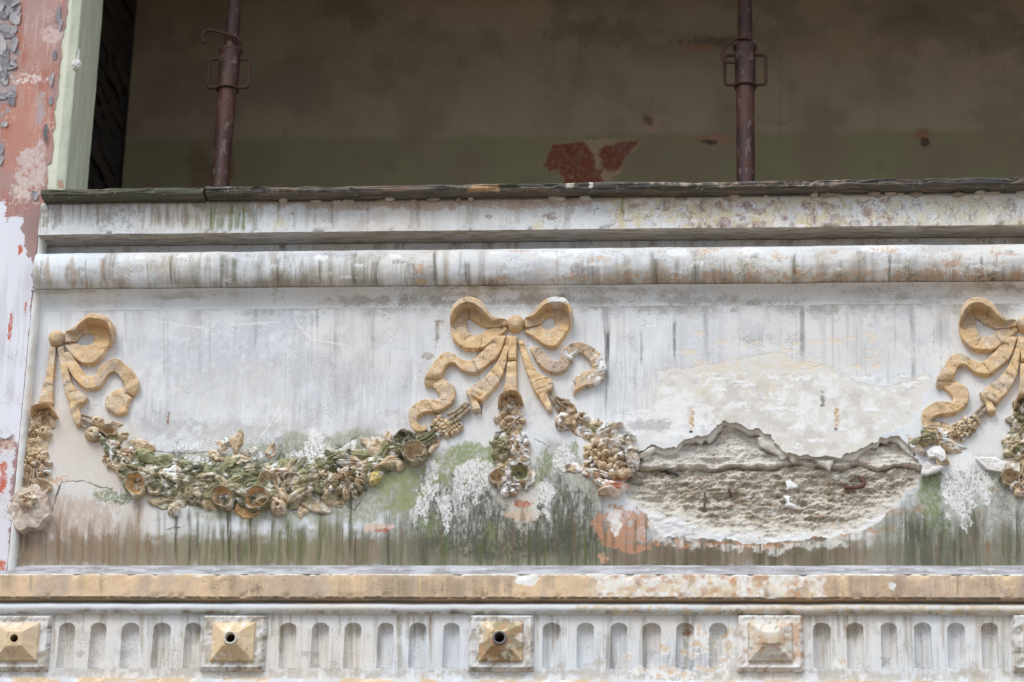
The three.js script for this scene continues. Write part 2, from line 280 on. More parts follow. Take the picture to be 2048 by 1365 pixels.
const yF0 = rowY(460, ZF), yF1 = SILL + 0.004;
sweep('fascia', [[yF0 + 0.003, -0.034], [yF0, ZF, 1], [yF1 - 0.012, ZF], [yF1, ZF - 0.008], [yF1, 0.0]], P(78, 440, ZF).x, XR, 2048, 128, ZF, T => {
  const grimeShade = L3([176, 160, 138]), grimeShade2 = L3([138, 122, 102]);
  T.base((x, y) => { const w = wash(x, y); if (y > 98) return w; const n = fbm(x / 90, y / 14, 4), m = ss(0.4, 0.75, fbm(x / 40 + 9, y / 9, 4)); return w.map((v, k) => mix(mix(v, grimeShade[k], 0.55 + 0.45 * n), grimeShade2[k], m * 0.7)); });  // underside tint: brown smudges, with the soffit's shade painted into the colour
  T.streaks(70, 700, 396, 462, [150, 132, 116], { a: 0.7, thr: 0.48, fw: 9, fl: 400, jag: 0.5 }); T.streaks(700, 2300, 400, 462, [178, 164, 156], { a: 0.6, thr: 0.52, fw: 12, fl: 300, jag: 0.6 });
  for (let k = 0; k < 70; k++) T.drip(rr(75, 2300), rr(392, 410), rr(430, 470), rr(4, 26), [[168, 150, 132], [150, 138, 122], [140, 134, 104], [186, 170, 152]][k % 4], rr(0.2, 0.55));
  T.specks(75, 2300, 394, 462, [120, 106, 92], { thr: 0.62, sc: 3, dens: 50, a: 0.5 });
  T.ell(230, 435, 40, 26, [150, 146, 146], { a: 0.7, rough: 0.7, grain: 0.5, gs: 7 }); T.ell(90, 425, 14, 22, [140, 132, 126], { a: 0.7, grain: 0.45 });
  T.poly([[500, 395], [640, 396], [800, 392], [1000, 392], [1200, 390], [1310, 390], [1290, 408], [1200, 408], [1100, 416], [1020, 420], [950, 412], [860, 420], [780, 416], [660, 424], [600, 412], [520, 410]], [182, 158, 142], { rough: 7, freq: 26, a: 0.9, dh: -0.12 });
  T.poly([[380, 396], [500, 398], [500, 424], [440, 428], [385, 412]], [168, 160, 140], { rough: 7, freq: 22, dh: -0.12 });
  T.specks(600, 1300, 394, 425, [120, 84, 78], { thr: 0.62, sc: 4 });
  T.streaks(370, 520, 402, 470, [104, 122, 54], { a: 0.75, thr: 0.52, fw: 7, fl: 120 }); T.streaks(300, 345, 402, 450, [138, 140, 84], { a: 0.6, thr: 0.45, fw: 8 });
  for (const [x, w] of [[120, 6], [146, 4], [195, 9], [160, 5], [355, 5], [555, 11], [665, 8], [735, 7], [835, 10], [1246, 7]]) T.drip(x, 398, 462, w, x > 540 && x < 700 ? [130, 112, 84] : [146, 116, 96], 0.65);
  T.poly([[1225, 395], [2300, 385], [2300, 452], [1225, 458]], [210, 200, 176], { rough: 14, freq: 40, grain: 0.47, gs: 26, a: 0.9, dh: -0.1 });
  T.poly([[1370, 400], [1760, 395], [1740, 450], [1370, 456]], [150, 118, 120], { rough: 10, freq: 26, grain: 0.55, gs: 22, a: 0.85, dh: -0.12 });
  T.poly([[1215, 400], [1700, 396], [1700, 452], [1215, 458]], [206, 190, 142], { rough: 9, grain: 0.57, gs: 18, a: 0.75 });
  T.specks(1200, 2300, 392, 460, [104, 78, 76], { thr: 0.64, sc: 5, dens: 45 }); T.specks(1200, 2300, 392, 460, [234, 234, 236], { thr: 0.6, sc: 8, dens: 40 });
  for (let k = 0; k < 90; k++) { const x = rr(k < 65 ? 1200 : 500, 2300), y = rr(398, 456), g = rnd(); T.ell(x, y, rr(3, 15), rr(2, 9), g < 0.45 ? [236, 236, 240] : g < 0.7 ? [212, 200, 164] : [150, 120, 118], { rough: 1, freq: 9, a: rr(0.4, 0.9), dh: g < 0.45 ? 0.15 : -0.15 }); }
  T.streaks(1600, 1725, 390, 440, [128, 136, 74], { a: 0.6, thr: 0.5, fw: 6 }); T.drip(1246, 392, 450, 10, [112, 128, 62], 0.6); T.streaks(1880, 1960, 395, 455, [136, 140, 110], { a: 0.5 });
  for (let k = 0; k < 40; k++) { let x = rr(1150, 2200), y = rr(396, 430); const q = [[x, y]]; for (let i = 0; i < 5; i++) { x += rr(-7, 7); y += rr(0, 7); q.push([x, y]); } T.crack(q, 1.5, [110, 88, 82], 0.6, -0.15); }
  T.poly([[1340, 388], [1380, 388], [1372, 400], [1352, 402]], [150, 124, 108], { rough: 3, dh: -0.3 });
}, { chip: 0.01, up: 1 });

// recess between fascia and roll
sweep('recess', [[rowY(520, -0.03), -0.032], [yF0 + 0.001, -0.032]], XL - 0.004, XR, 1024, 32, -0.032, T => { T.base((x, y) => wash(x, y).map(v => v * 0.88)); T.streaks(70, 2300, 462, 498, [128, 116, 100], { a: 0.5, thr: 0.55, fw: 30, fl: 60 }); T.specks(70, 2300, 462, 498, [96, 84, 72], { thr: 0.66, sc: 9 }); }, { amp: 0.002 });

const yT1 = rowY(490, 0.07), yT0 = rowY(566, 0.068), rT = (yT1 - yT0) / 2, cT = (yT1 + yT0) / 2, torus = [];
for (let k = 0; k <= 20; k++) { const a = -Math.PI / 2 + Math.PI * k / 20; torus.push([cT + Math.sin(a) * rT, 0.024 + Math.pow(Math.max(0, Math.cos(a)), 0.8) * 0.052]); }
sweep('torus_moulding', [[yT0, 0.0], ...torus, [yT1, -0.034]], P(67, 530, 0.07).x, XR, 2048, 200, 0.07, T => {
  T.base((x, y) => { const w = wash(x, y), n = ss(0.42, 0.7, fbm(x / 160, y / 30, 4)); return w.map((v, k) => mix(v, [0.5, 0.49, 0.5][k], n * 0.45)); });
  T.streaks(60, 2400, 520, 590, [158, 140, 114], { a: 0.75, thr: 0.34, fw: 34, fl: 300, jag: 0.6, jagB: 0 });
  for (let k = 0; k < 80; k++) T.drip(rr(70, 2300), rr(492, 535), 572, rr(4, 24), [[150, 126, 96], [110, 100, 80], [96, 98, 66], [128, 118, 108]][k % 4], rr(0.2, 0.6));
  T.streaks(60, 380, 500, 572, [164, 142, 116], { a: 0.75, thr: 0.46, fw: 12, fl: 120, jag: 0.6 });
  T.streaks(330, 900, 500, 572, [126, 116, 98], { a: 0.5, thr: 0.46, fw: 7, fl: 260, jag: 0.55 }); T.streaks(400, 780, 498, 572, [112, 114, 78], { a: 0.55, thr: 0.52, fw: 12, fl: 200 });
  T.streaks(880, 1400, 505, 572, [124, 116, 106], { a: 0.5, thr: 0.47, fw: 7, fl: 110, jag: 0.6 }); T.streaks(1400, 2300, 515, 566, [134, 128, 126], { a: 0.5, thr: 0.47, fw: 9, fl: 70, jag: 0.7 });
  T.streaks(1880, 2020, 500, 566, [84, 80, 78], { a: 0.7, thr: 0.48, fw: 10 });
  T.specks(60, 2300, 495, 570, [92, 86, 78], { thr: 0.66, sc: 4, dens: 50 }); T.specks(1100, 2300, 490, 565, [228, 212, 186], { thr: 0.6, sc: 9, dens: 50, a: 0.6 });
  for (let k = 0; k < 130; k++) { const x = rr(k < 90 ? 1000 : 60, 2300), y = rr(492, 560), g = rnd(); T.ell(x, y, rr(3, 18), rr(2, 9), g < 0.4 ? [236, 236, 240] : g < 0.65 ? [206, 190, 168] : g < 0.85 ? [150, 146, 148] : [196, 150, 112], { rough: 1, freq: 9, a: rr(0.4, 0.9), dh: g < 0.4 ? 0.15 : -0.12 }); }
  T.poly([[1090, 548], [1300, 546], [1700, 540], [2300, 536], [2300, 562], [1100, 566]], [190, 146, 104], { rough: 7, freq: 22, grain: 0.54, gs: 12, a: 0.7, dh: -0.08 });
  for (const [x, y, r] of [[1150, 500, 30], [790, 515, 16], [362, 512, 14], [640, 516, 16], [1100, 512, 24], [280, 516, 12], [1360, 505, 22], [1500, 500, 26], [1760, 496, 30], [990, 505, 12], [840, 560, 10]]) T.ell(x, y, r, r * 0.6, y > 550 ? [196, 160, 100] : [234, 234, 238], { rough: 0.5, freq: 12, dh: 0.15 });
  for (const [x, y, r] of [[1200, 520, 20], [1770, 500, 26], [1560, 515, 16], [1900, 528, 20], [1420, 500, 18], [780, 512, 9]]) T.ell(x, y, r, r * 0.5, [204, 164, 130], { rough: 0.6, grain: 0.45, a: 0.8, dh: -0.1 });
  for (const x of [205, 342, 445, 470, 555, 640, 708, 752, 870, 935, 1310, 1395, 1590, 1780]) T.drip(x, rr(500, 525), 568, rr(6, 16), x < 260 ? [150, 118, 82] : x < 560 ? [88, 92, 58] : [96, 88, 70], 0.75);
}, { amp: 0.005 });

// cove under the roll, then the flat panel with its broken hole
const cove = []; for (let k = 0; k <= 12; k++) { const a = Math.PI / 2 * k / 12; cove.push([yT0 - 0.052 + 0.052 * Math.sin(a), 0.045 * (1 - Math.cos(a))]); }
const yCove = yT0 - 0.052, yPan = rowY(1132, 0), YPT = yT0 + 0.002;
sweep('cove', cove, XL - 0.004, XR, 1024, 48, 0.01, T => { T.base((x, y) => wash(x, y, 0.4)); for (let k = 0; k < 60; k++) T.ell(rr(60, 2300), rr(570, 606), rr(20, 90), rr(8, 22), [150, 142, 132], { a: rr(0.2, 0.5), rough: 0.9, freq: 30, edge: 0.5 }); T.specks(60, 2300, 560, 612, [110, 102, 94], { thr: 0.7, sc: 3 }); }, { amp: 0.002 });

const r5 = (x, y) => [1180 + x / 2.844, 800 + y / 2.844];
const HOLE = [[245, 330], [262, 298], [350, 268], [400, 272], [490, 262], [540, 226], [600, 214], [680, 206], [716, 172], [722, 146], [770, 128], [830, 130], [872, 152], [905, 166], [960, 170], [1010, 196], [1050, 250], [1100, 288], [1180, 310], [1280, 325], [1380, 330], [1450, 316], [1560, 262], [1650, 226], [1712, 200], [1762, 214], [1800, 240], [1832, 290], [1842, 330], [1882, 392], [1872, 460],
  [1800, 548], [1712, 622], [1650, 690], [1560, 742], [1420, 772], [1300, 786], [1150, 802], [980, 816], [860, 800], [700, 800], [560, 790], [430, 790], [380, 760], [350, 690], [310, 640], [240, 580], [196, 520], [206, 440], [236, 390]].map(p => r5(...p));
function raggedLoop(pts, z, step, amp, freq) {               // a closed outline in metres, made uneven along its length
  const m = pts.map(p => P(p[0], p[1], z)), out = [];
  for (let k = 0; k < m.length; k++) { const a = m[k], b = m[(k + 1) % m.length], l = a.distanceTo(b), n = Math.max(1, Math.round(l / step));
    for (let i = 0; i < n; i++) { const t = i / n, x = mix(a.x, b.x, t), y = mix(a.y, b.y, t); out.push(new THREE.Vector2(x + (fbm(x * freq, y * freq, 3) - 0.5) * amp, y + (fbm(x * freq + 20, y * freq + 60, 3) - 0.5) * amp)); } }
  return out;
}
const hole = raggedLoop(HOLE, 0, 0.005, 0.026, 55);

const panelTex = new Tex(2048, 620, XL - 0.01, XR, yPan - 0.01, yCove + 0.01, (px, py) => { const p = P(px, py, 0); return [p.x, p.y]; });
{
  const T = panelTex;
  T.base((x, y) => wash(x, y, 0.4));
  // greyed left bay and its vertical brush and rain marks
  T.streaks(60, 890, 590, 900, [178, 177, 184], { a: 0.4, thr: 0.46, fw: 14, fl: 260, jag: 0.3 }); T.streaks(250, 880, 700, 890, [152, 150, 154], { a: 0.32, thr: 0.5, fw: 9, fl: 120, jag: 0.4 });
  T.streaks(60, 2400, 592, 760, [182, 181, 186], { a: 0.32, thr: 0.5, fw: 17, fl: 200, jag: 0.6 }); T.streaks(1180, 1460, 640, 870, [168, 166, 170], { a: 0.4, thr: 0.5, fw: 6, fl: 120 });
  T.specks(120, 900, 640, 880, [96, 92, 92], { thr: 0.71, sc: 2.6, dens: 70 }); T.specks(1190, 2050, 600, 880, [98, 94, 98], { thr: 0.71, sc: 2.6, dens: 60 });
  T.ell(420, 700, 150, 90, [176, 176, 184], { a: 0.5, rough: 0.8, freq: 60, edge: 0.5, grain: 0.42, gs: 14 }); T.ell(560, 640, 60, 40, [168, 168, 178], { a: 0.5, rough: 0.8, edge: 0.4 }); T.ell(690, 740, 90, 80, [170, 168, 172], { a: 0.5, rough: 0.8, freq: 50, edge: 0.5 });
  T.ell(330, 850, 60, 30, [158, 154, 154], { a: 0.5, rough: 0.8, edge: 0.4 }); T.ell(480, 860, 120, 26, [176, 170, 168], { a: 0.6, rough: 0.7, edge: 0.4 }); T.ell(800, 850, 70, 30, [178, 172, 172], { a: 0.6, rough: 0.7, edge: 0.4 });
  for (const [x, a, b, w, o] of [[1213, 592, 870, 13, 0.6], [1214, 660, 740, 10, 0.85], [1350, 640, 735, 9, 0.8], [1283, 660, 745, 7, 0.6], [1412, 610, 740, 14, 0.45], [1605, 605, 745, 13, 0.6], [1696, 620, 720, 6, 0.3], [1826, 600, 830, 12, 0.5], [1000, 870, 940, 8, 0.4], [634, 600, 700, 6, 0.35], [250, 620, 700, 8, 0.25], [745, 610, 760, 10, 0.3], [512, 600, 720, 9, 0.25]]) T.drip(x, a, b, w, [84, 80, 82], o);
  for (let k = 0; k < 70; k++) T.drip(rr(90, 2380), rr(596, 700), rr(720, 860), rr(2, 6), [140, 136, 140], rr(0.15, 0.45));
  for (let k = 0; k < 60; k++) T.ell(rr(60, 2300), rr(598, 622), rr(20, 90), rr(8, 26), [156, 149, 142], { a: rr(0.15, 0.45), rough: 0.9, freq: 30, edge: 0.5 });  // grey under the roll: soot smears, with its shading painted in
  for (let k = 0; k < 36; k++) T.drip(rr(70, 2380), 560, rr(650, 760), rr(8, 34), [158, 154, 154], rr(0.15, 0.4));  // soft runs carry the same soot and painted shading further down
  for (let k = 0; k < 90; k++) { const x = rr(80, 2300), y = rr(600, 900), g = rnd(); T.ell(x, y, rr(20, 80), rr(12, 50), g < 0.4 ? [188, 187, 194] : g < 0.7 ? [222, 223, 230] : [206, 200, 194], { a: rr(0.25, 0.6), rough: 0.9, freq: rr(20, 60), edge: 0.5, grain: 0.44, gs: rr(8, 24), gx: 1.6 }); }
  T.poly([[60, 800], [230, 830], [300, 900], [300, 1140], [20, 1140]], [202, 188, 172], { rough: 24, freq: 70, edge: 26, a: 0.6 });
  // cream undercoat laid bare in the middle bay
  T.poly([[1315, 742], [1380, 735], [1430, 726], [1470, 716], [1510, 712], [1560, 704], [1600, 722], [1640, 712], [1664, 734], [1700, 760], [1768, 776], [1800, 762], [1850, 748], [1858, 766], [1842, 800], [1820, 846], [1790, 862], [1700, 910], [1640, 918], [1560, 896], [1470, 850], [1400, 846], [1340, 850], [1316, 800]], [214, 208, 198], { rough: 9, freq: 26, edge: 2.5, dh: -0.2, a: 0.9 });
  T.poly([[1400, 740], [1480, 720], [1560, 712], [1600, 735], [1560, 800], [1450, 810], [1400, 790]], [212, 198, 176], { rough: 16, grain: 0.5, gs: 26, a: 0.8 });
  T.poly([[1320, 745], [1850, 750], [1800, 860], [1640, 912], [1330, 850]], [228, 228, 232], { rough: 8, grain: 0.54, gs: 20, a: 0.9, dh: 0.15 });
  T.poly([[1320, 745], [1850, 750], [1800, 860], [1640, 912], [1330, 850]], [188, 178, 168], { rough: 8, grain: 0.57, gs: 34, a: 0.6 });
  T.poly([[1250, 830], [1330, 800], [1420, 810], [1440, 850], [1390, 880], [1330, 886], [1270, 884]], [226, 226, 230], { rough: 9, grain: 0.42, gs: 24, a: 0.9, dh: 0.1 });
  T.ell(1310, 850, 40, 16, [172, 168, 172], { a: 0.8, rough: 0.5 });
  for (let k = 0; k < 34; k++) { const x = rr(1370, 1760), y = 600 + 140 * Math.sqrt(rnd()); T.ell(x, y, rr(4, 13), rr(3, 8), [220, 202, 176], { rough: 1, freq: 9, a: 0.75, dh: -0.15 }); }
  for (let k = 0; k < 30; k++) T.ell(rr(1330, 1850), rr(740, 900), rr(5, 20), rr(2, 7), [232, 232, 236], { rough: 0.9, freq: 8, dh: 0.15 });
  T.crack([[1310, 742], [1380, 736], [1440, 726], [1500, 714], [1560, 704], [1600, 720], [1660, 735], [1720, 768], [1768, 776], [1812, 764], [1850, 750]], 1.4, [160, 148, 132], 0.4);
  for (const [x, y] of [[1384, 850], [1674, 845]]) { T.ell(x, y - 10, 5, 24, [196, 158, 108], { rough: 0.6, freq: 8, grain: 0.42, gs: 6 }); T.ell(x - 2, y + 14, 3.5, 4, [92, 64, 44], { rough: 0.3 }); }
  T.ell(336, 838, 3, 17, [132, 92, 52], { rough: 0.5, freq: 6 }); T.ell(1646, 802, 4, 17, [84, 76, 74], { rough: 0.7, freq: 7, a: 0.8 }); T.drip(962, 810, 834, 5, [60, 48, 42], 0.9); T.drip(875, 640, 690, 10, [130, 112, 86], 0.8); T.ell(880, 646, 12, 9, [134, 118, 96], { a: 0.7, rough: 0.7, grain: 0.45 }); T.ell(856, 714, 9, 8, [150, 126, 104], { a: 0.7, rough: 0.7 });
  // pale scratches
  for (const q of [[[560, 812], [540, 850], [515, 880]], [[575, 818], [550, 846]], [[700, 585], [790, 640]], [[590, 640], [620, 680], [690, 690]], [[460, 650], [560, 645]], [[300, 640], [420, 660]], [[805, 590], [840, 625]]]) T.crack(q, 5, [232, 234, 238], 0.55, 0.1);
  // lower wall: brownish film, moss and drips
  T.streaks(20, 300, 930, 1150, [172, 150, 130], { a: 0.75, thr: 0.4, fw: 18, fl: 300, jag: 0.45 }); T.streaks(60, 300, 1000, 1150, [140, 116, 94], { a: 0.7, thr: 0.52, fw: 10, fl: 200, jag: 0.5 });
  T.poly([[60, 830], [200, 850], [260, 960], [200, 1000], [120, 960], [100, 880]], [206, 192, 178], { rough: 20, freq: 60, edge: 16, a: 0.6 });
  T.poly([[100, 990], [230, 1000], [235, 1120], [100, 1130]], [176, 146, 126], { rough: 14, edge: 12, a: 0.55, grain: 0.42, gs: 30, gx: 3 });
  T.poly([[40, 1080], [700, 1070], [1200, 1080], [1700, 1085], [2400, 1075], [2400, 1140], [20, 1140]], [138, 120, 96], { rough: 16, edge: 24, a: 0.95, solid: true });
  T.streaks(660, 2400, 1000, 1200, [112, 100, 78], { a: 0.8, thr: 0.32, fw: 30, fl: 300, jag: 0.4, jagB: 0 }); T.streaks(220, 700, 985, 1200, [136, 126, 98], { a: 0.8, thr: 0.34, fw: 26, fl: 300, jag: 0.5, jagB: 0 }); T.streaks(700, 2400, 1020, 1190, [88, 76, 56], { a: 0.7, thr: 0.42, fw: 7, fl: 170, jag: 0.4 }); T.streaks(240, 760, 1030, 1185, [134, 114, 90], { a: 0.65, thr: 0.44, fw: 9, fl: 170, jag: 0.5 });
  T.streaks(300, 740, 990, 1170, [92, 98, 56], { a: 0.7, thr: 0.47, fw: 12, fl: 180, jag: 0.5 });
  for (let k = 0; k < 34; k++) T.drip(rr(40, 300), rr(1030, 1080), rr(1130, 1160), rr(4, 16), [[124, 96, 66], [140, 116, 92], [110, 92, 66]][k % 3], rr(0.35, 0.75));
  // moss behind the left garland
  T.poly([[250, 880], [330, 905], [450, 905], [560, 870], [640, 870], [730, 860], [800, 880], [870, 890], [880, 930], [830, 1010], [760, 1040], [600, 1050], [420, 1030], [300, 990], [250, 940]], [132, 134, 98], { rough: 20, freq: 40, edge: 16, a: 0.75 });
  T.poly([[330, 910], [450, 915], [600, 905], [720, 895], [770, 930], [740, 990], [600, 1020], [420, 1015], [340, 985]], [82, 82, 60], { rough: 20, freq: 30, edge: 12, grain: 0.44, gs: 16, a: 0.85 });
  T.streaks(560, 840, 850, 960, [112, 124, 70], { a: 0.6, thr: 0.46, fw: 16, fl: 140, jag: 0.5 });
  T.poly([[600, 925], [612, 890], [620, 856], [634, 858], [648, 884], [676, 900], [700, 880], [716, 884], [690, 915], [650, 930]], [228, 230, 232], { rough: 8, freq: 16, grain: 0.36, gs: 7, gx: 1.5, dh: 0.1 });
  for (const [x, y, rx, ry] of [[590, 912, 22, 12], [735, 900, 16, 14], [395, 918, 22, 9], [420, 916, 18, 10], [505, 912, 20, 9], [355, 893, 10, 9], [374, 892, 20, 11], [760, 880, 14, 10]]) T.ell(x, y, rx, ry, [226, 228, 230], { rough: 0.7, freq: 14, grain: 0.4, gs: 6, dh: 0.1 });
  T.specks(330, 780, 870, 1000, [50, 52, 40], { thr: 0.56, sc: 4, dens: 40, a: 0.6 });
  T.ell(215, 990, 30, 16, [118, 134, 96], { rough: 0.5, grain: 0.35, a: 0.85 }); T.ell(240, 1000, 24, 14, [112, 130, 90], { rough: 0.5, a: 0.8, grain: 0.4 });
  // green and black growth under the middle bow: damp runs, with limewash left between them
  T.poly([[800, 950], [870, 905], [930, 885], [990, 905], [1010, 960], [1060, 940], [1100, 890], [1150, 890], [1200, 980], [1210, 1140], [760, 1140], [760, 1010]], [134, 134, 112], { rough: 20, freq: 50, edge: 18, a: 0.7 });
  T.streaks(780, 1215, 900, 1170, [86, 86, 68], { a: 0.85, thr: 0.42, fw: 12, fl: 160, jag: 0.45 }); T.streaks(760, 1215, 960, 1180, [72, 76, 46], { a: 0.75, thr: 0.47, fw: 8, fl: 240, jag: 0.4 });
  T.poly([[850, 960], [960, 950], [990, 1010], [1060, 1030], [1100, 975], [1185, 985], [1195, 1100], [1000, 1120], [860, 1100], [835, 1030]], [78, 78, 66], { rough: 20, freq: 30, edge: 12, grain: 0.45, gs: 12, gx: 2.2, a: 0.8 });
  T.poly([[745, 950], [850, 925], [880, 940], [840, 1010], [800, 1030], [760, 1010]], [138, 148, 92], { rough: 14, freq: 30, edge: 8, grain: 0.38, gs: 26, gx: 1.6, a: 0.85 });
  T.poly([[870, 925], [905, 890], [960, 885], [1000, 905], [990, 935], [920, 930], [890, 970]], [132, 144, 86], { rough: 12, freq: 24, edge: 6, grain: 0.4, gs: 18, gx: 1.8, a: 0.85 });
  for (const [x, y, rx, ry] of [[1090, 930, 14, 34], [1078, 965, 14, 24], [1150, 900, 8, 22], [930, 960, 12, 34], [860, 1050, 22, 30], [985, 1070, 11, 34]]) T.ell(x, y, rx, ry, [118, 130, 74], { rough: 0.7, edge: 0.3, grain: 0.4, gs: 12, gx: 2, a: 0.8 });
  const whites = (l, o = {}) => { for (const q of l) T.poly(q, [228, 230, 234], { rough: 7, freq: 13, edge: 1, grain: 0.4, gs: 7, gx: 1.8, dh: 0.1, a: 0.85, ...o }); };
  whites([[[862, 920], [880, 930], [874, 985], [860, 1010], [852, 1050], [838, 1030], [828, 1060], [822, 1040], [830, 1000], [846, 955]], [[1118, 900], [1132, 872], [1146, 900], [1148, 944], [1130, 950], [1112, 942], [1104, 925]], [[905, 945], [930, 920], [960, 915], [985, 930], [990, 990], [972, 975], [950, 1010], [938, 980], [925, 1030], [912, 985]], [[1060, 980], [1090, 955], [1110, 985], [1096, 1040], [1082, 1010], [1066, 1060]], [[870, 1000], [900, 985], [905, 1040], [890, 1070], [880, 1030]]]);
  T.streaks(830, 1190, 930, 1110, [206, 206, 204], { a: 0.6, thr: 0.56, fw: 9, fl: 60, jag: 0.6, jagB: 0.6 }); T.specks(820, 1200, 930, 1120, [48, 50, 42], { thr: 0.56, sc: 3.4, dens: 36, a: 0.6 });
  T.poly([[990, 890], [1000, 1000], [1040, 1060], [1080, 1030], [1070, 960], [1056, 890]], [200, 190, 178], { rough: 12, edge: 6, grain: 0.38, gs: 18, a: 0.8 });
  // brick-red places where all paint is gone
  T.ell(1043, 1008, 18, 9, [176, 104, 72], { rough: 0.5 }); T.ell(758, 1056, 26, 12, [206, 178, 160], { rough: 0.5 }); T.ell(764, 1062, 16, 5, [176, 104, 76], { rough: 0.7 }); T.ell(1040, 1032, 30, 12, [206, 172, 140], { rough: 0.6, a: 0.7 });
  T.poly([[1185, 1040], [1220, 1012], [1250, 1008], [1290, 1030], [1310, 1065], [1320, 1090], [1260, 1110], [1200, 1085]], [186, 128, 90], { rough: 10, freq: 22, grain: 0.42, gs: 18, a: 0.9, dh: -0.12 });
  T.poly([[1215, 1020], [1245, 1022], [1240, 1070], [1226, 1075]], [222, 214, 208], { rough: 5 });
  T.poly([[1320, 1080], [1450, 1082], [1560, 1085], [1680, 1060], [1740, 1050], [1760, 1066], [1680, 1082], [1560, 1102], [1440, 1098], [1330, 1096]], [186, 126, 82], { rough: 8, freq: 20, grain: 0.5, gs: 16, a: 0.85, dh: -0.1 });
  for (const [x, y, rx, ry] of [[1800, 1024, 40, 10], [1770, 1020, 16, 14], [1845, 1020, 22, 12], [1775, 1060, 22, 8], [1960, 1030, 10, 9], [1945, 1080, 10, 8], [1208, 1118, 8, 14], [1540, 1095, 14, 7], [1985, 980, 8, 8], [120, 960, 20, 8]]) T.ell(x, y, rx, ry, [196, 146, 102], { rough: 0.8, grain: 0.35, freq: 10, a: 0.85 });
  T.poly([[1300, 1040], [1330, 1076], [1420, 1086], [1530, 1092], [1660, 1078], [1740, 1050], [1780, 1010], [1800, 1020], [1760, 1066], [1680, 1094], [1530, 1108], [1400, 1100], [1310, 1088]], [214, 210, 204], { rough: 12, freq: 24, edge: 4, grain: 0.47, gs: 22, a: 0.75 });
  // growth at the right
  T.poly([[1755, 1040], [1830, 990], [1850, 930], [1880, 915], [2000, 910], [2400, 930], [2400, 1140], [1740, 1140]], [130, 130, 112], { rough: 18, freq: 44, edge: 18, a: 0.75 });
  T.streaks(1760, 2400, 940, 1180, [88, 88, 70], { a: 0.85, thr: 0.42, fw: 11, fl: 170, jag: 0.4 });
  T.poly([[1838, 975], [1850, 935], [1880, 930], [1888, 960], [1876, 1060], [1858, 1060], [1842, 1010]], [116, 132, 76], { rough: 8, freq: 18, edge: 4, a: 0.85, grain: 0.34, gs: 18, gx: 2 });
  T.ell(1888, 1055, 15, 34, [92, 106, 60], { rough: 0.6, edge: 0.3, a: 0.8, grain: 0.38, gx: 2 }); T.ell(1975, 960, 16, 34, [116, 126, 92], { rough: 0.6, edge: 0.3, a: 0.7, grain: 0.4, gx: 2 });
  whites([[[1880, 925], [1960, 920], [1985, 960], [1975, 1010], [1955, 990], [1944, 1030], [1935, 1075], [1922, 1040], [1908, 1020], [1900, 1000], [1884, 990]], [[1890, 950], [1905, 960], [1900, 1040], [1890, 1000]]]);
  T.poly([[1880, 915], [1900, 905], [1950, 910], [1990, 920], [1980, 940], [1890, 945]], [230, 230, 234], { rough: 6, freq: 14, dh: 0.1 });
  T.specks(1780, 2300, 920, 1110, [56, 58, 48], { thr: 0.58, sc: 3.4, dens: 40, a: 0.6 });
  // single runs below the garland
  for (const [x, a, b, w, c, o] of [[275, 985, 1150, 17, 0, 0.75], [316, 1010, 1145, 9, 0, 0.5], [352, 1015, 1150, 9, 1, 0.7], [378, 1020, 1150, 12, 1, 0.7], [440, 1015, 1100, 8, 1, 0.4], [458, 1015, 1148, 11, 1, 0.95], [502, 1020, 1150, 9, 1, 0.95], [545, 1030, 1150, 9, 2, 0.9], [560, 1060, 1150, 8, 2, 0.8], [578, 1040, 1145, 13, 2, 0.9], [600, 1050, 1148, 14, 2, 0.95], [640, 1030, 1140, 8, 1, 0.6], [700, 990, 1140, 9, 1, 0.85], [660, 1000, 1120, 7, 1, 0.4], [890, 1060, 1160, 12, 2, 0.8], [960, 1080, 1160, 9, 2, 0.7], [1060, 1060, 1160, 9, 1, 0.9], [1090, 1080, 1160, 10, 2, 0.8], [1170, 1060, 1150, 8, 2, 0.8], [1015, 1070, 1160, 9, 2, 0.7], [1880, 1060, 1160, 10, 1, 0.8], [1910, 1080, 1160, 9, 1, 0.7], [1975, 1080, 1160, 8, 0, 0.8], [115, 1060, 1160, 7, 0, 0.6], [205, 1050, 1155, 9, 0, 0.6], [1830, 1080, 1160, 9, 1, 0.6]]) T.drip(x, a, b, w, [[128, 98, 62], [72, 74, 40], [84, 94, 34]][c], o);
  for (let k = 0; k < 90; k++) { const x = rr(230, 2350); T.drip(x, rr(1010, 1075), rr(1120, 1165), rr(3, 12), [[84, 82, 46], [74, 66, 48], [104, 84, 56], [70, 78, 40]][k % 4], rr(0.35, 0.8)); }
  // hairline cracks and lifted paint edges
  for (const q of [[[115, 990], [122, 965], [165, 962], [200, 975], [225, 978]], [[100, 1035], [110, 1000], [118, 972]], [[300, 904], [380, 908], [450, 900], [480, 880]], [[620, 920], [680, 895], [720, 870]], [[1070, 880], [1100, 895]], [[230, 1002], [246, 1008]], [[690, 1010], [710, 1020], [720, 1005]], [[330, 1060], [360, 1055]]]) T.crack(q, 2.6, [70, 58, 48], 0.8);
  for (let k = 0; k < 14; k++) { let x = rr(300, 1280), y = x > 980 ? rr(800, 880) : rr(1010, 1060); const q = [[x, y]]; for (let i = 0; i < 5; i++) { x += rr(3, 9); y += rr(-5, 5); q.push([x, y]); } T.crack(q, 1.3, [126, 114, 98], 0.5); }
}
const panelMat = panelTex.finish(0.0035);
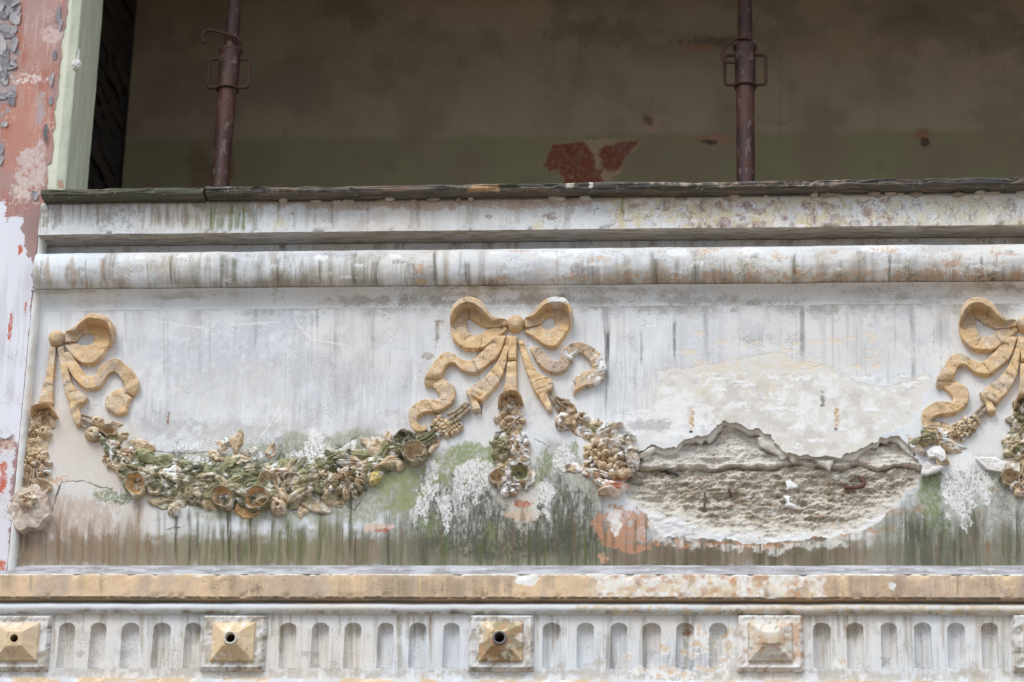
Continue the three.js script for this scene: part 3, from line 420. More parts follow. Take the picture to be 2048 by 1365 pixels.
{
  const s = new THREE.Shape([[XL - 0.004, yPan - 0.004], [XR, yPan - 0.004], [XR, yCove], [XL - 0.004, yCove]].map(p => new THREE.Vector2(...p)));
  s.holes.push(new THREE.Path(hole));
  const g = new THREE.ShapeGeometry(s), uv = g.attributes.uv, p = g.attributes.position;
  for (let i = 0; i < uv.count; i++) uv.setXY(i, ...panelTex.uv(p.getX(i), p.getY(i)));
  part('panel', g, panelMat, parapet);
  // the broken edge of the render coat, and the rough wall behind it
  const yMid = P(1500, 985, 0).y;
  const edge = grid(hole.length, 5, (u, v, i, j) => { const h = hole[i % hole.length], k = 1 - v, dx = (fbm(h.x * 90 + k * 3, h.y * 90, 2) - 0.5) * 0.01 * k, top = ss(yMid - 0.05, yMid + 0.08, h.y);
    const c = 0.66 + 0.2 * fbm(h.x * 120, h.y * 120 + k * 5, 3); return { p: [h.x + dx, h.y + dx + k * 0.004 * top, -0.04 * k], c: [c * 0.86, c * 0.82, c * 0.76] }; });
  part('broken_edge', edge, new THREE.MeshStandardMaterial({ vertexColors: true, roughness: 0.95 }), parapet);
  const c0 = P(1235, 820, 0), c1 = P(1880, 1110, 0), yCr = P(1500, 934, -0.04).y, yRub = P(1500, 1036, -0.03).y, yLow = P(1500, 1085, 0).y;
  const x0 = P(1225, 900, 0).x, x1 = P(1860, 900, 0).x, y0 = c1.y, y1 = c0.y;
  const K = { mortar: L3([208, 202, 193], 1.12), grey: L3([182, 174, 162], 1.1), rub: L3([200, 191, 177], 1.1), dark: L3([158, 144, 122], 1.08), white: L3([212, 208, 202], 1.08), red: L3([180, 120, 90], 1.1) };
  const nx = Math.round((x1 - x0 + 0.06) / 0.0024), ny = Math.round((y1 - y0) / 0.0024);
  const rubble = grid(nx, ny, (u, v) => {
    const x = mix(x0 - 0.03, x1 + 0.03, u), y = mix(y0, y1, v), X = x * 1000, Y = y * 1000;
    const bow = 0.16 * Math.pow(Math.abs((x - (x0 + x1) / 2) / ((x1 - x0) / 2)), 2.6);         // the white rim rises at both ends
    const big = fbm(X / 60, Y / 34, 4) - 0.5, mid = fbm(X / 18 + 5, Y / 12, 4) - 0.5, fine = fbm(X / 6, Y / 5, 3) - 0.5;
    const crk = yCr + (fbm(X / 60, 2, 4) - 0.5) * 0.034 - 0.006, up = ss(-0.002, 0.003, y - crk), low = ss(yRub + 0.02, yLow, y - bow + (fbm(X / 50, Y / 50, 3) - 0.5) * 0.05);
    let z = mix(-0.036 + mid * 0.03 + big * 0.016 + fine * 0.01 + (fbm(X / 110, Y / 9, 3) - 0.5) * 0.014, -0.026 - 0.012 * ss(0, 0.1, y - crk) + big * 0.03 + mid * 0.014 + fine * 0.004 + (fbm(X / 120 + 7, Y / 8, 3) - 0.5) * 0.014, up);
    z += up * 0.006 * ss(0.03, 0, y - crk); z -= 0.014 * ss(0.007, 0, Math.abs(y - crk + 0.002)) * ss(0.35, 0.6, fbm(X / 90 + 4, 9, 2) + 0.12);
    z = mix(z, -0.005 + mid * 0.006 + fine * 0.0015 + big * 0.006, low);
    const n = fbm(X / 26, Y / 11, 4) * 0.6 + fbm(X / 90, Y / 14, 3) * 0.4, n2 = fbm(X / 5 + 9, Y / 5, 3);
    let c = [0, 1, 2].map(k => mix(mix(K.rub[k], K.dark[k], ss(0.44, 0.6, n)), mix(K.mortar[k], K.grey[k], ss(0.45, 0.7, n)), up));
    c = c.map((a, k) => mix(a, K.white[k], Math.max(low * ss(0.4, 0.58, n2 * 0.4 + n * 0.3 + low * 0.26), 0.75 * ss(0.58, 0.66, n2) * ss(0.5, 0.6, fbm(X / 70 + 3, Y / 40, 3)))));
    c = c.map((a, k) => mix(a, [0.72, 0.72, 0.73][k], ss(0.82, 0.97, low) * ss(0.3, 0.5, n2 * 0.5 + n * 0.5)));
    const red = ss(0.78, 0.84, fbm(X / 16 + 70, Y / 14, 3)); c = c.map((a, k) => mix(a, K.red[k], red * 0.7));
    const dk = ss(0.66, 0.72, n2) * (1 - low); c = c.map((a, k) => mix(a, K.dark[k] * 0.6, dk * 0.6));
    return { p: [x, y, Math.min(z, -0.003)], c };
  });
  // a thinner undercoat left hanging in scallops below the upper edge
  const upper = hole.filter(h => h.y > P(h.x > 0.5 ? 1700 : 1400, 905, 0).y && h.x > x0 + 0.03 && h.x < x1 - 0.02).sort((p, q) => p.x - q.x), nU = upper.length - 1;
  part('undercoat_edge', grid(nU, 5, (u, v, i, j) => { const h = upper[i], X = h.x * 1000, d = 0.004 + 0.03 * Math.pow(Math.abs(Math.sin(X / 34 + 3 * vn(X / 60, 4))), 1.5) * vn(X / 45, 9), k = [1, 1, 0.92, 0.5, 0.1, 0][j], y = h.y + 0.006 - d * k - 0.006 * k, z = [-0.034, -0.017, -0.0135, -0.0125, -0.011, -0.01][j] + (fbm(X / 14, y * 70, 3) - 0.5) * 0.004, n = fbm(X / 20, y * 60, 3); return { p: [h.x, y, z], c: [0, 1, 2].map(q => mix(K.mortar[q], K.white[q], n)) }; }), new THREE.MeshStandardMaterial({ vertexColors: true, roughness: 0.95 }), parapet);
  part('exposed_mortar', rubble, new THREE.MeshStandardMaterial({ vertexColors: true, roughness: 0.97 }), parapet);
}

// ledge, yellow band, bead
const yB1 = rowY(1149, ZB), yB0 = rowY(1197, ZB);
sweep('ledge', [[yB1, ZB - 0.004], [yB1 + 0.003, ZB - 0.008], [yPan, 0.0]], XFAR, XR, 1024, 64, 0.04, T => {
  T.base((x, y) => { const n = fbm(x / 60, y / 20, 4); return L3([188, 187, 194], 1).map((v, k) => mix(v, L3([150, 147, 150], 1)[k], ss(0.3, 0.7, n))); });
  T.streaks(0, 2400, 1128, 1152, [116, 110, 104], { a: 0.5, thr: 0.5, fw: 14, fl: 60 }); T.specks(0, 2400, 1130, 1150, [232, 232, 232], { thr: 0.66, sc: 8 });
}, { amp: 0.004 });
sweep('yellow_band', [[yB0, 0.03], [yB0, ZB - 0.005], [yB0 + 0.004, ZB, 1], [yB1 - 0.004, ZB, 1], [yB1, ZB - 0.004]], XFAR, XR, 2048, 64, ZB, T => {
  const o = L3([218, 184, 140], 1.14), o2 = L3([194, 168, 140], 1.14);
  T.base((x, y) => { const n = fbm(x / 110, y / 110, 5); return [0, 1, 2].map(k => mix(o[k], o2[k], ss(0.4, 0.65, n))); });
  T.streaks(0, 2400, 1146, 1204, [172, 152, 140], { a: 0.6, thr: 0.5, fw: 20, fl: 300, jag: 0.2 }); T.streaks(420, 1060, 1146, 1200, [150, 128, 96], { a: 0.7, thr: 0.46, fw: 24, fl: 300, jag: 0.2 });
  for (let k = 0; k < 60; k++) T.drip(rr(-40, 2350), 1140, rr(1185, 1215), rr(6, 40), [[170, 148, 136], [150, 128, 108], [190, 170, 150], [140, 126, 96]][k % 4], rr(0.25, 0.6));
  T.streaks(1640, 2400, 1146, 1204, [150, 126, 106], { a: 0.65, thr: 0.47, fw: 22, fl: 300, jag: 0.2 }); T.specks(400, 620, 1150, 1196, [110, 84, 70], { thr: 0.62, sc: 5 }); T.specks(0, 2400, 1148, 1198, [110, 92, 76], { thr: 0.7, sc: 4 });
  T.poly([[0, 1142], [400, 1146], [1000, 1146], [2400, 1146], [2400, 1153], [1000, 1151], [0, 1150]], [232, 224, 208], { rough: 3, freq: 14, grain: 0.45, gs: 20, dh: 0.1 });
  T.poly([[1030, 1150], [1070, 1148], [1080, 1160], [1060, 1172], [1036, 1170]], [228, 226, 226], { rough: 5, dh: -0.2 });
  T.poly([[1180, 1147], [1330, 1146], [1500, 1146], [1660, 1148], [1640, 1170], [1660, 1198], [1400, 1200], [1300, 1196], [1200, 1198], [1190, 1172]], [226, 220, 214], { rough: 8, freq: 30, grain: 0.4, gs: 30, dh: -0.15 });
  T.poly([[1200, 1150], [1660, 1150], [1660, 1196], [1200, 1196]], [194, 136, 90], { rough: 8, grain: 0.58, gs: 22, a: 0.85 }); T.poly([[1180, 1165], [1640, 1160], [1640, 1196], [1180, 1196]], [214, 196, 160], { rough: 8, grain: 0.56, gs: 24, a: 0.8 });
  T.ell(1785, 1172, 7, 9, [226, 226, 228], { rough: 0.5 }); T.ell(398, 1153, 10, 4, [224, 218, 210]); for (const x of [172, 840, 890, 1420, 1916]) T.drip(x, 1148, 1200, 5, x > 1900 ? [100, 96, 54] : [214, 184, 112], 0.7);
  T.poly([[0, 1194], [2400, 1196], [2400, 1202], [0, 1202]], [104, 92, 76], { rough: 3, freq: 12, grain: 0.38, gs: 14, a: 0.85 });  // dark strip painting in the shadow gap beneath the band
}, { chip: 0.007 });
const yD1 = rowY(1206, 0.062), yD0 = rowY(1227, 0.058), bead = []; for (let k = 0; k <= 8; k++) { const a = -Math.PI / 2 + Math.PI * k / 8; bead.push([(yD0 + yD1) / 2 + Math.sin(a) * (yD1 - yD0) / 2, 0.044 + Math.cos(a) * 0.02]); }
sweep('bead_moulding', [[yD0, 0.03], ...bead, [yD1 + 0.001, 0.026], [yB0 + 0.001, 0.026]], XFAR, XR, 2048, 48, 0.06, T => {
  T.base(wash); T.streaks(0, 2400, 1214, 1232, [112, 100, 70], { a: 0.8, thr: 0.45, fw: 22, fl: 40, jag: 0.5, side: 2 }); T.specks(0, 2400, 1212, 1230, [84, 76, 54], { thr: 0.58, sc: 7 });
  T.poly([[1150, 1212], [2400, 1212], [2400, 1226], [1150, 1226]], [206, 180, 136], { rough: 4, grain: 0.54, gs: 14, a: 0.8 }); T.specks(1000, 2400, 1206, 1226, [232, 232, 234], { thr: 0.6, sc: 9 });
}, { amp: 0.004 });

// frieze with sunk flutes
const yZ1 = rowY(1229, ZZ), yZ0 = rowY(1362, ZZ);
const fluteX = [127, 190, 255, 318, 380, 572, 637, 702, 768, 833, 900, 1102, 1170, 1237, 1303, 1370, 1437, 1645, 1712, 1780, 1848, 1915, 1982, 2192, 2260, 2328];
{
  const T = new Tex(2048, 150, P(-90, 1300, ZZ).x, XR, yZ0 - 0.01, yZ1, (px, py) => { const p = P(px, py, ZZ); return [p.x, p.y]; });
  const X0 = T.x0;
  T.base(wash);
  T.streaks(-90, 2400, 1228, 1390, [168, 154, 138], { a: 0.5, thr: 0.52, fw: 7, fl: 300, jag: 0.5 }); T.streaks(-90, 2400, 1228, 1290, [148, 130, 104], { a: 0.6, thr: 0.53, fw: 12, fl: 120, jag: 0.7 });
  T.streaks(900, 1500, 1228, 1370, [136, 138, 138], { a: 0.5, thr: 0.52, fw: 7, fl: 150 }); T.specks(-90, 2400, 1230, 1360, [104, 98, 92], { thr: 0.7, sc: 3 });
  T.poly([[-90, 1338], [2400, 1344], [2400, 1372], [-90, 1372]], [176, 166, 152], { rough: 6, grain: 0.46, gs: 20, a: 0.7 });
  for (const [x, y, rx, ry] of [[1310, 1340, 50, 12], [1350, 1350, 60, 12], [1390, 1275, 30, 40], [1455, 1290, 14, 44], [1330, 1300, 12, 20], [1675, 1325, 16, 10], [1260, 1310, 12, 8], [1420, 1340, 30, 12]]) { T.ell(x, y, rx, ry, [230, 226, 220], { rough: 0.7, dh: -0.12 }); T.ell(x, y, rx * 0.9, ry * 0.8, [206, 172, 128], { rough: 0.8, grain: 0.5, gs: 14, a: 0.85 }); }
  T.ell(1372, 1262, 10, 8, [176, 112, 86], { rough: 0.6 }); T.streaks(1990, 2030, 1228, 1365, [110, 104, 80], { a: 0.7, thr: 0.4, fw: 14 });
  for (const x of [108, 130, 545, 560, 860, 1000, 1075, 1620, 1690]) T.drip(x, 1228, rr(1260, 1340), rr(5, 10), [142, 122, 84], 0.65);
  for (let k = 0; k < 110; k++) T.drip(rr(-60, 2350), 1222, rr(1255, 1385), rr(3, 14), [[156, 136, 106], [136, 122, 94], [168, 152, 136], [120, 112, 88]][k % 4], rr(0.25, 0.65));
  for (let k = 0; k < 60; k++) T.ell(rr(-60, 2350), rr(1235, 1358), rr(4, 22), rr(3, 14), [[176, 162, 142], [226, 226, 230], [150, 144, 138]][k % 3], { rough: 1, freq: 12, a: rr(0.25, 0.6), dh: -0.08 });
  for (const x of fluteX) T.specks(x - 14, x + 14, 1325, 1340, [70, 64, 60], { thr: 0.6, sc: 4 });
  for (const x of fluteX) T.crack([[x - 15, 1335.5], [x - 4, 1336.5], [x + 14, 1336]], 2, [96, 88, 80], 0.75, -0.15);
  const mat = T.finish(0.003);
  const s = new THREE.Shape([[X0, yZ0], [XR, yZ0], [XR, yZ1], [X0, yZ1]].map(p => new THREE.Vector2(...p)));
  const hw = 0.0245, fl = fluteX.map((px, k) => {
    const a = P(px, 1337, ZZ), b = P(px + 1, 1246, ZZ), w = hw * rr(0.94, 1.06), h = b.y - a.y, out = [];
    out.push([a.x - w, a.y + 0.004], [a.x - w + 0.004, a.y], [a.x + w - 0.004, a.y], [a.x + w, a.y + 0.004]);
    for (let i = 0; i <= 12; i++) { const q = Math.PI * i / 12; out.push([a.x + Math.cos(q) * w, a.y + h - w * 0.72 + Math.sin(q) * w * 0.72]); }
    return { x: a.x, y: a.y, w, h, out: out.map(p => new THREE.Vector2(p[0] + rr(-0.0008, 0.0008), p[1] + rr(-0.0008, 0.0008))) };
  });
  for (const f of fl) s.holes.push(new THREE.Path(f.out));
  for (const px of [37, 468, 1003, 2092]) { const q = P(px, 1288, ZZ), h = new THREE.Path(); h.absarc(q.x, q.y, 0.021, 0, Math.PI * 2, true); s.holes.push(h); }
  const g = new THREE.ShapeGeometry(s), uv = g.attributes.uv, p = g.attributes.position;
  for (let i = 0; i < uv.count; i++) uv.setXY(i, ...T.uv(p.getX(i), p.getY(i)));
  g.translate(0, 0, ZZ);
  const frieze = part('frieze', g, mat, parapet);
  for (const f of fl) {                                      // each flute: a sunk shell shrinking from its outline to the bottom of the groove
    const n = f.out.length, gg = grid(n, 9, (u, v, i) => { const q = f.out[i % n], k = 1 - v, sh = Math.pow(k, 2.2), d = Math.pow(1 - Math.pow(1 - k, 2.4), 0.5) * 0.027;
      const bx = f.x, by = clamp(q.y, f.y + f.h * 0.035, f.y + f.h * 0.8), x = mix(q.x, bx, sh), y = mix(q.y, by, sh); return { p: [x, y, ZZ + 0.0004 - d], t: T.uv(x, y) }; });
    part('flute', gg, mat, frieze);
  }
}
const yE1 = yZ0 + 0.004;
sweep('lower_moulding', [[rowY(1440, 0.06), 0.052], [yE1 - 0.02, 0.052], [yE1 - 0.004, 0.05, 1], [yE1, 0.03]], XFAR, XR, 1024, 48, 0.05, T => { const o = L3([214, 184, 140], 1.16); T.base((x, y) => wash(x, y).map((v, k) => mix(v, o[k], ss(0.4, 0.6, fbm(x / 70, y / 50, 3))))); T.specks(-90, 2400, 1355, 1400, [80, 72, 60], { thr: 0.6, sc: 5 }); }, {});
part('frieze_end', boxAt(XFAR, P(-90, 1300, ZZ).x, yZ0, yZ1, 0.0, ZZ), std([0.6, 0.59, 0.6]), parapet);

// ---------- pilaster, jamb, sill ----------
const XJ = P(98, 372, ZP).x, YS = SILL + 0.03;
{
  const yb = rowY(1150, ZP) - 0.03, yt = LINTEL + 2.2, x0 = XFAR;
  const T = new Tex(512, 1024, XL - 0.32, XJ + 0.03, rowY(1160, ZP), rowY(-60, ZP), (px, py) => { const p = P(px, py, ZP); return [p.x, p.y]; });
  const pink = L3([184, 140, 131], 0.98), red = L3([182, 114, 95], 0.98), mauve = L3([168, 134, 132], 1.0);
  T.base((x, y) => { const n = fbm(x / 70, y / 150, 5), f = vn(x / 5, y / 120) * 0.6 + vn(x / 2, y / 40) * 0.4; return [0, 1, 2].map(k => mix(mix(pink[k], red[k], ss(0.42, 0.66, n + (f - 0.5) * 0.35)), mauve[k], ss(0.45, 0.62, fbm(x / 90 + 30, y / 180, 4)) * 0.8)); });
  T.poly([[60, -80], [130, -80], [118, 90], [100, 150], [50, 150], [45, 40]], [176, 138, 130], { rough: 16, freq: 60, edge: 12, a: 0.6 }); T.poly([[0, 180], [60, 170], [90, 220], [70, 330], [0, 360]], [194, 110, 78], { rough: 18, freq: 60, edge: 14, a: 0.55 });
  T.specks(-100, 130, -60, 400, [214, 190, 176], { thr: 0.64, sc: 5, dens: 50, a: 0.7 }); T.streaks(-100, 120, -80, 380, [206, 176, 160], { a: 0.4, thr: 0.6, fw: 7, fl: 90 });
  T.poly([[-60, -40], [30, -40], [36, 20], [20, 120], [10, 200], [-60, 230]], [196, 168, 156], { rough: 8, grain: 0.48, gs: 24, a: 0.8 });
  T.poly([[40, 300], [80, 290], [92, 330], [84, 372], [50, 380], [36, 350]], [196, 176, 172], { rough: 10, freq: 26, grain: 0.36, gs: 22 }); T.poly([[72, 200], [88, 190], [86, 236], [74, 242]], [166, 152, 156], { rough: 6 });
  T.poly([[20, 375], [76, 370], [80, 398], [60, 408], [24, 404]], [202, 182, 172], { rough: 6, grain: 0.4, gs: 20 }); T.ell(60, 158, 40, 5, [214, 196, 190], { grain: 0.5, gs: 7 }); T.ell(105, 72, 20, 8, [198, 170, 166], { rough: 0.6 });
  T.poly([[-60, -60], [36, -60], [40, 10], [34, 60], [36, 110], [26, 170], [30, 210], [12, 230], [0, 330], [-60, 340]], [150, 146, 152], { rough: 12, freq: 18, grain: 0.47, gs: 16, a: 0.9, dh: 0.3 });
  // white coat on the lower part, with its torn upper edge and holes
  const white = [214, 214, 226];
  T.poly([[-200, 400], [-40, 404], [8, 402], [14, 440], [22, 425], [40, 430], [48, 470], [56, 520], [62, 500], [66, 560], [40, 900], [26, 876], [-200, 890]], white, { rough: 5, freq: 26, edge: 0.8, dh: 0.2, solid: true });
  T.poly([[-200, 900], [30, 900], [24, 1000], [14, 1170], [-200, 1170]], [208, 204, 212], { rough: 8, freq: 30, dh: 0.2, solid: true });
  T.streaks(-100, 60, 470, 880, [186, 186, 196], { a: 0.6, thr: 0.5, fw: 10, fl: 200 }); T.specks(-100, 60, 420, 1100, [130, 120, 124], { thr: 0.71, sc: 3 });
  for (const [x, y, rx, ry] of [[20, 652, 4, 9], [40, 500, 5, 4], [4, 962, 9, 13], [2, 1140, 8, 8], [50, 618, 3, 5]]) T.ell(x, y, rx, ry, [196, 96, 66], { rough: 0.5, freq: 14, dh: -0.2 });
  T.poly([[-200, 882], [28, 876], [30, 904], [-200, 908]], [196, 172, 162], { rough: 5, grain: 0.4, gs: 12 });
  T.crack([[-60, 884], [6, 880], [26, 876]], 2.4, [110, 70, 60], 0.8);
  const mat = T.finish(0.003);
  // outline with the flaking right-hand edge above the sill
  const pts = [[x0, yb], [XL, yb], [XL, YS - 0.03]];
  for (let y = YS - 0.03; y < yt; y += 0.008) pts.push([XJ + (fbm(y * 22, 3, 4) - 0.5) * 0.022 + (y - YS < 0.12 ? -0.012 : 0), y]);
  pts.push([XJ, yt], [x0, yt]);
  const g = new THREE.ExtrudeGeometry(new THREE.Shape(pts.map(p => new THREE.Vector2(...p))), { depth: ZP + 0.05, bevelEnabled: false }).translate(0, 0, -0.05);
  const uv = g.attributes.uv, p = g.attributes.position; for (let i = 0; i < uv.count; i++) uv.setXY(i, ...T.uv(p.getX(i) + (p.getZ(i) - ZP) * 0.3, p.getY(i)));
  const pil = thing('pilaster', 'flaking pilaster, brick red above and whitewashed below, with grey curled paint', 'pilaster');
  part('shaft', g, mat, pil);
  // white plaster fillet along the panel's side
  const f = grid(6, 160, (u, v) => { const y = mix(yB1 - 0.02, YS - 0.036, v), a = u * Math.PI / 2, n = (fbm(y * 40, u * 3, 3) - 0.5) * 0.003; return { p: [XL + 0.002 + 0.016 * Math.sin(a) + n, y, ZP + 0.002 - 0.022 * (1 - Math.cos(a)) - 0.03 * (u > 0.99 ? 1 : 0) + n], c: [0, 1, 2].map(k => mix(W1[k], W3[k], fbm(y * 30, u * 2, 3))) }; });
  part('edge_fillet', f, new THREE.MeshStandardMaterial({ vertexColors: true, roughness: 0.9 }), pil);
  // curled paint flakes
  const fm = [[142, 138, 146], [156, 152, 158], [128, 125, 134], [172, 168, 170]].map(c => std(L3(c, 1.1), 0.75));
  const back = [L3([176, 168, 166]), 0.9];
  const spots = [[22, 6, 26, 16], [30, 22, 22, 18], [10, 30, 16, 14], [34, 36, 14, 18], [8, 56, 22, 12], [26, 60, 14, 12], [20, 70, 18, 10], [2, 92, 18, 26], [14, 104, 10, 16], [30, 88, 10, 22], [10, 118, 14, 20], [4, 140, 16, 16], [22, 134, 22, 8], [28, 128, 12, 8], [8, 152, 12, 18], [12, 162, 10, 12], [4, 192, 20, 10], [24, 190, 14, 10], [26, 202, 10, 16], [10, 250, 10, 8], [2, 300, 10, 16], [2, 320, 8, 12], [26, 10, 12, 26], [4, 12, 10, 20], [118, 30, 6, 26], [121, 52, 5, 18], [111, 110, 5, 16], [104, 160, 6, 18], [102, 200, 5, 14], [72, 392, 10, 12], [93, 270, 5, 26]];
  spots.forEach(([px, py, w, h], k) => {
    const c = P(px, py, ZP), W = w * 0.00165, H = h * 0.0018, curl = rr(0.25, 0.8), ax = rr(-0.7, 0.7), s0 = rr(0, 99);
    const gg = grid(18, 5, (u, v) => { const an = u * Math.PI * 2, q = 1 - v, rad = 0.55 + 0.75 * fbm(Math.cos(an) * 1.3 + s0, Math.sin(an) * 1.3, 3), a = Math.cos(an) * q * rad * 1.25, b = Math.sin(an) * q * rad * 1.25, x = a * W * 0.6, y = b * H * 0.6, lift = Math.pow(Math.abs(a * Math.cos(ax) + b * Math.sin(ax)), 2) * curl * 0.009 + fbm(a * 2 + s0, b * 2 + 5, 2) * 0.003; return { p: [c.x + x - lift * 0.3, c.y + y, ZP + 0.0015 + lift] }; });
    part('paint_flake', gg, fm[k % 4], pil);
  });
}
{ // pale green jamb: narrow front, chamfer, deep reveal
  const xa = P(112, 372, 0.03).x, xb = P(130, 372, 0.005).x, yt = LINTEL, zb = -0.25, g = new THREE.BufferGeometry();
  const prof = [[XJ - 0.05, 0.032], [xa - 0.003, 0.032], [xa, 0.030], [xb - 0.002, 0.009], [xb, 0.005], [xb + 0.002, zb], [XJ - 0.05, zb]], st = []; let arc = 0;
  prof.forEach((p, k) => { if (!k) { st.push([...p, 0]); return; } const q = prof[k - 1], l = Math.hypot(p[0] - q[0], p[1] - q[1]), n = Math.max(1, Math.round(l / 0.006)); for (let i = 1; i <= n; i++) st.push([mix(q[0], p[0], i / n), mix(q[1], p[1], i / n), arc + l * i / n]); arc += l; });
  const T = new Tex(256, 1024, 0, arc, YS - 0.03, yt, (px, py) => { const p = P(px, py, 0.02); return [clamp(p.x - (XJ - 0.05), 0, xa - XJ + 0.05 + 0.03), p.y]; });
  const a = L3([204, 208, 182], 1.16), b = L3([194, 198, 174], 1.16);
  T.base((x, y) => { const n = fbm(x / 40, y / 120, 4); return [0, 1, 2].map(k => mix(a[k], b[k], ss(0.3, 0.7, n))); });
  T.specks(60, 260, -100, 380, [122, 116, 96], { thr: 0.75, sc: 3 }); T.specks(60, 260, -100, 380, [206, 208, 190], { thr: 0.7, sc: 9, a: 0.5 });
  T.crack([[112, 72], [128, 80], [140, 86], [158, 82]], 1.6, [96, 86, 66], 0.9); T.poly([[118, 362], [128, 358], [132, 376], [118, 378]], [190, 146, 116], { rough: 3 });
  const gg = grid(st.length - 1, 260, (u, v, i) => { const [x, z, s] = st[i], y = mix(YS - 0.01, yt, v), n = (fbm(y * 6 + 3, s * 30, 3) - 0.5) * 0.006 + (fbm(y * 60, s * 90, 2) - 0.5) * 0.0012; return { p: [x + n, y, z + n * 0.5], t: T.uv(s, y) }; });
  const j = thing('window_jamb', 'pale green painted jamb of the opening, standing on the timber sill', 'jamb');
  part('reveal', gg, T.finish(0.002, 0.6), j);
  // plaster dab with a smear above it
  const pc = P(150, 128, 0.018), dab = grid(14, 14, (u, v) => { const an = u * Math.PI * 2, r = v, k = (0.85 + 0.3 * vn(u * 7, 2)) * 0.018; return { p: [pc.x + Math.cos(an) * r * k, pc.y + Math.sin(an) * r * k * 1.2, 0.012 + 0.010 * (1 - r * r) + (fbm(an * 2, r * 4, 2) - 0.5) * 0.004], c: (() => { const n = fbm(Math.cos(an) * r * 3 + 4, Math.sin(an) * r * 3, 3); return n > 0.6 ? [0.32, 0.24, 0.2] : [0.72, 0.7, 0.7]; })() }; });
  const wm = new THREE.MeshStandardMaterial({ vertexColors: true, roughness: 0.9 });
  part('plaster_dab', dab, wm, j);
  const t0 = P(157, 96, 0.018), t1 = P(155, 122, 0.018);
  part('plaster_smear', grid(6, 14, (u, v) => { const w = mix(0.011, 0.004, v), c = 0.66 + 0.1 * vn(v * 9, u * 3); return { p: [mix(t1.x, t0.x, v) + (u - 0.5) * w + (vn(v * 6, 1) - 0.5) * 0.004, mix(t1.y, t0.y, v), 0.012 + 0.006 * Math.sin(u * Math.PI)], c: [c, c, c] }; }), wm, j);
  // splintered wood showing at the foot
  const wood = std(L3([150, 130, 110]), 0.95);
  for (let k = 0; k < 7; k++) { const q = P(92 + k * 2.6, 376, ZP); part('splinter', new THREE.ConeGeometry(rr(0.002, 0.004), rr(0.03, 0.06), 4).translate(q.x + rr(-0.003, 0.003), YS + rr(0.005, 0.02), ZP + 0.001), wood, j); }
}
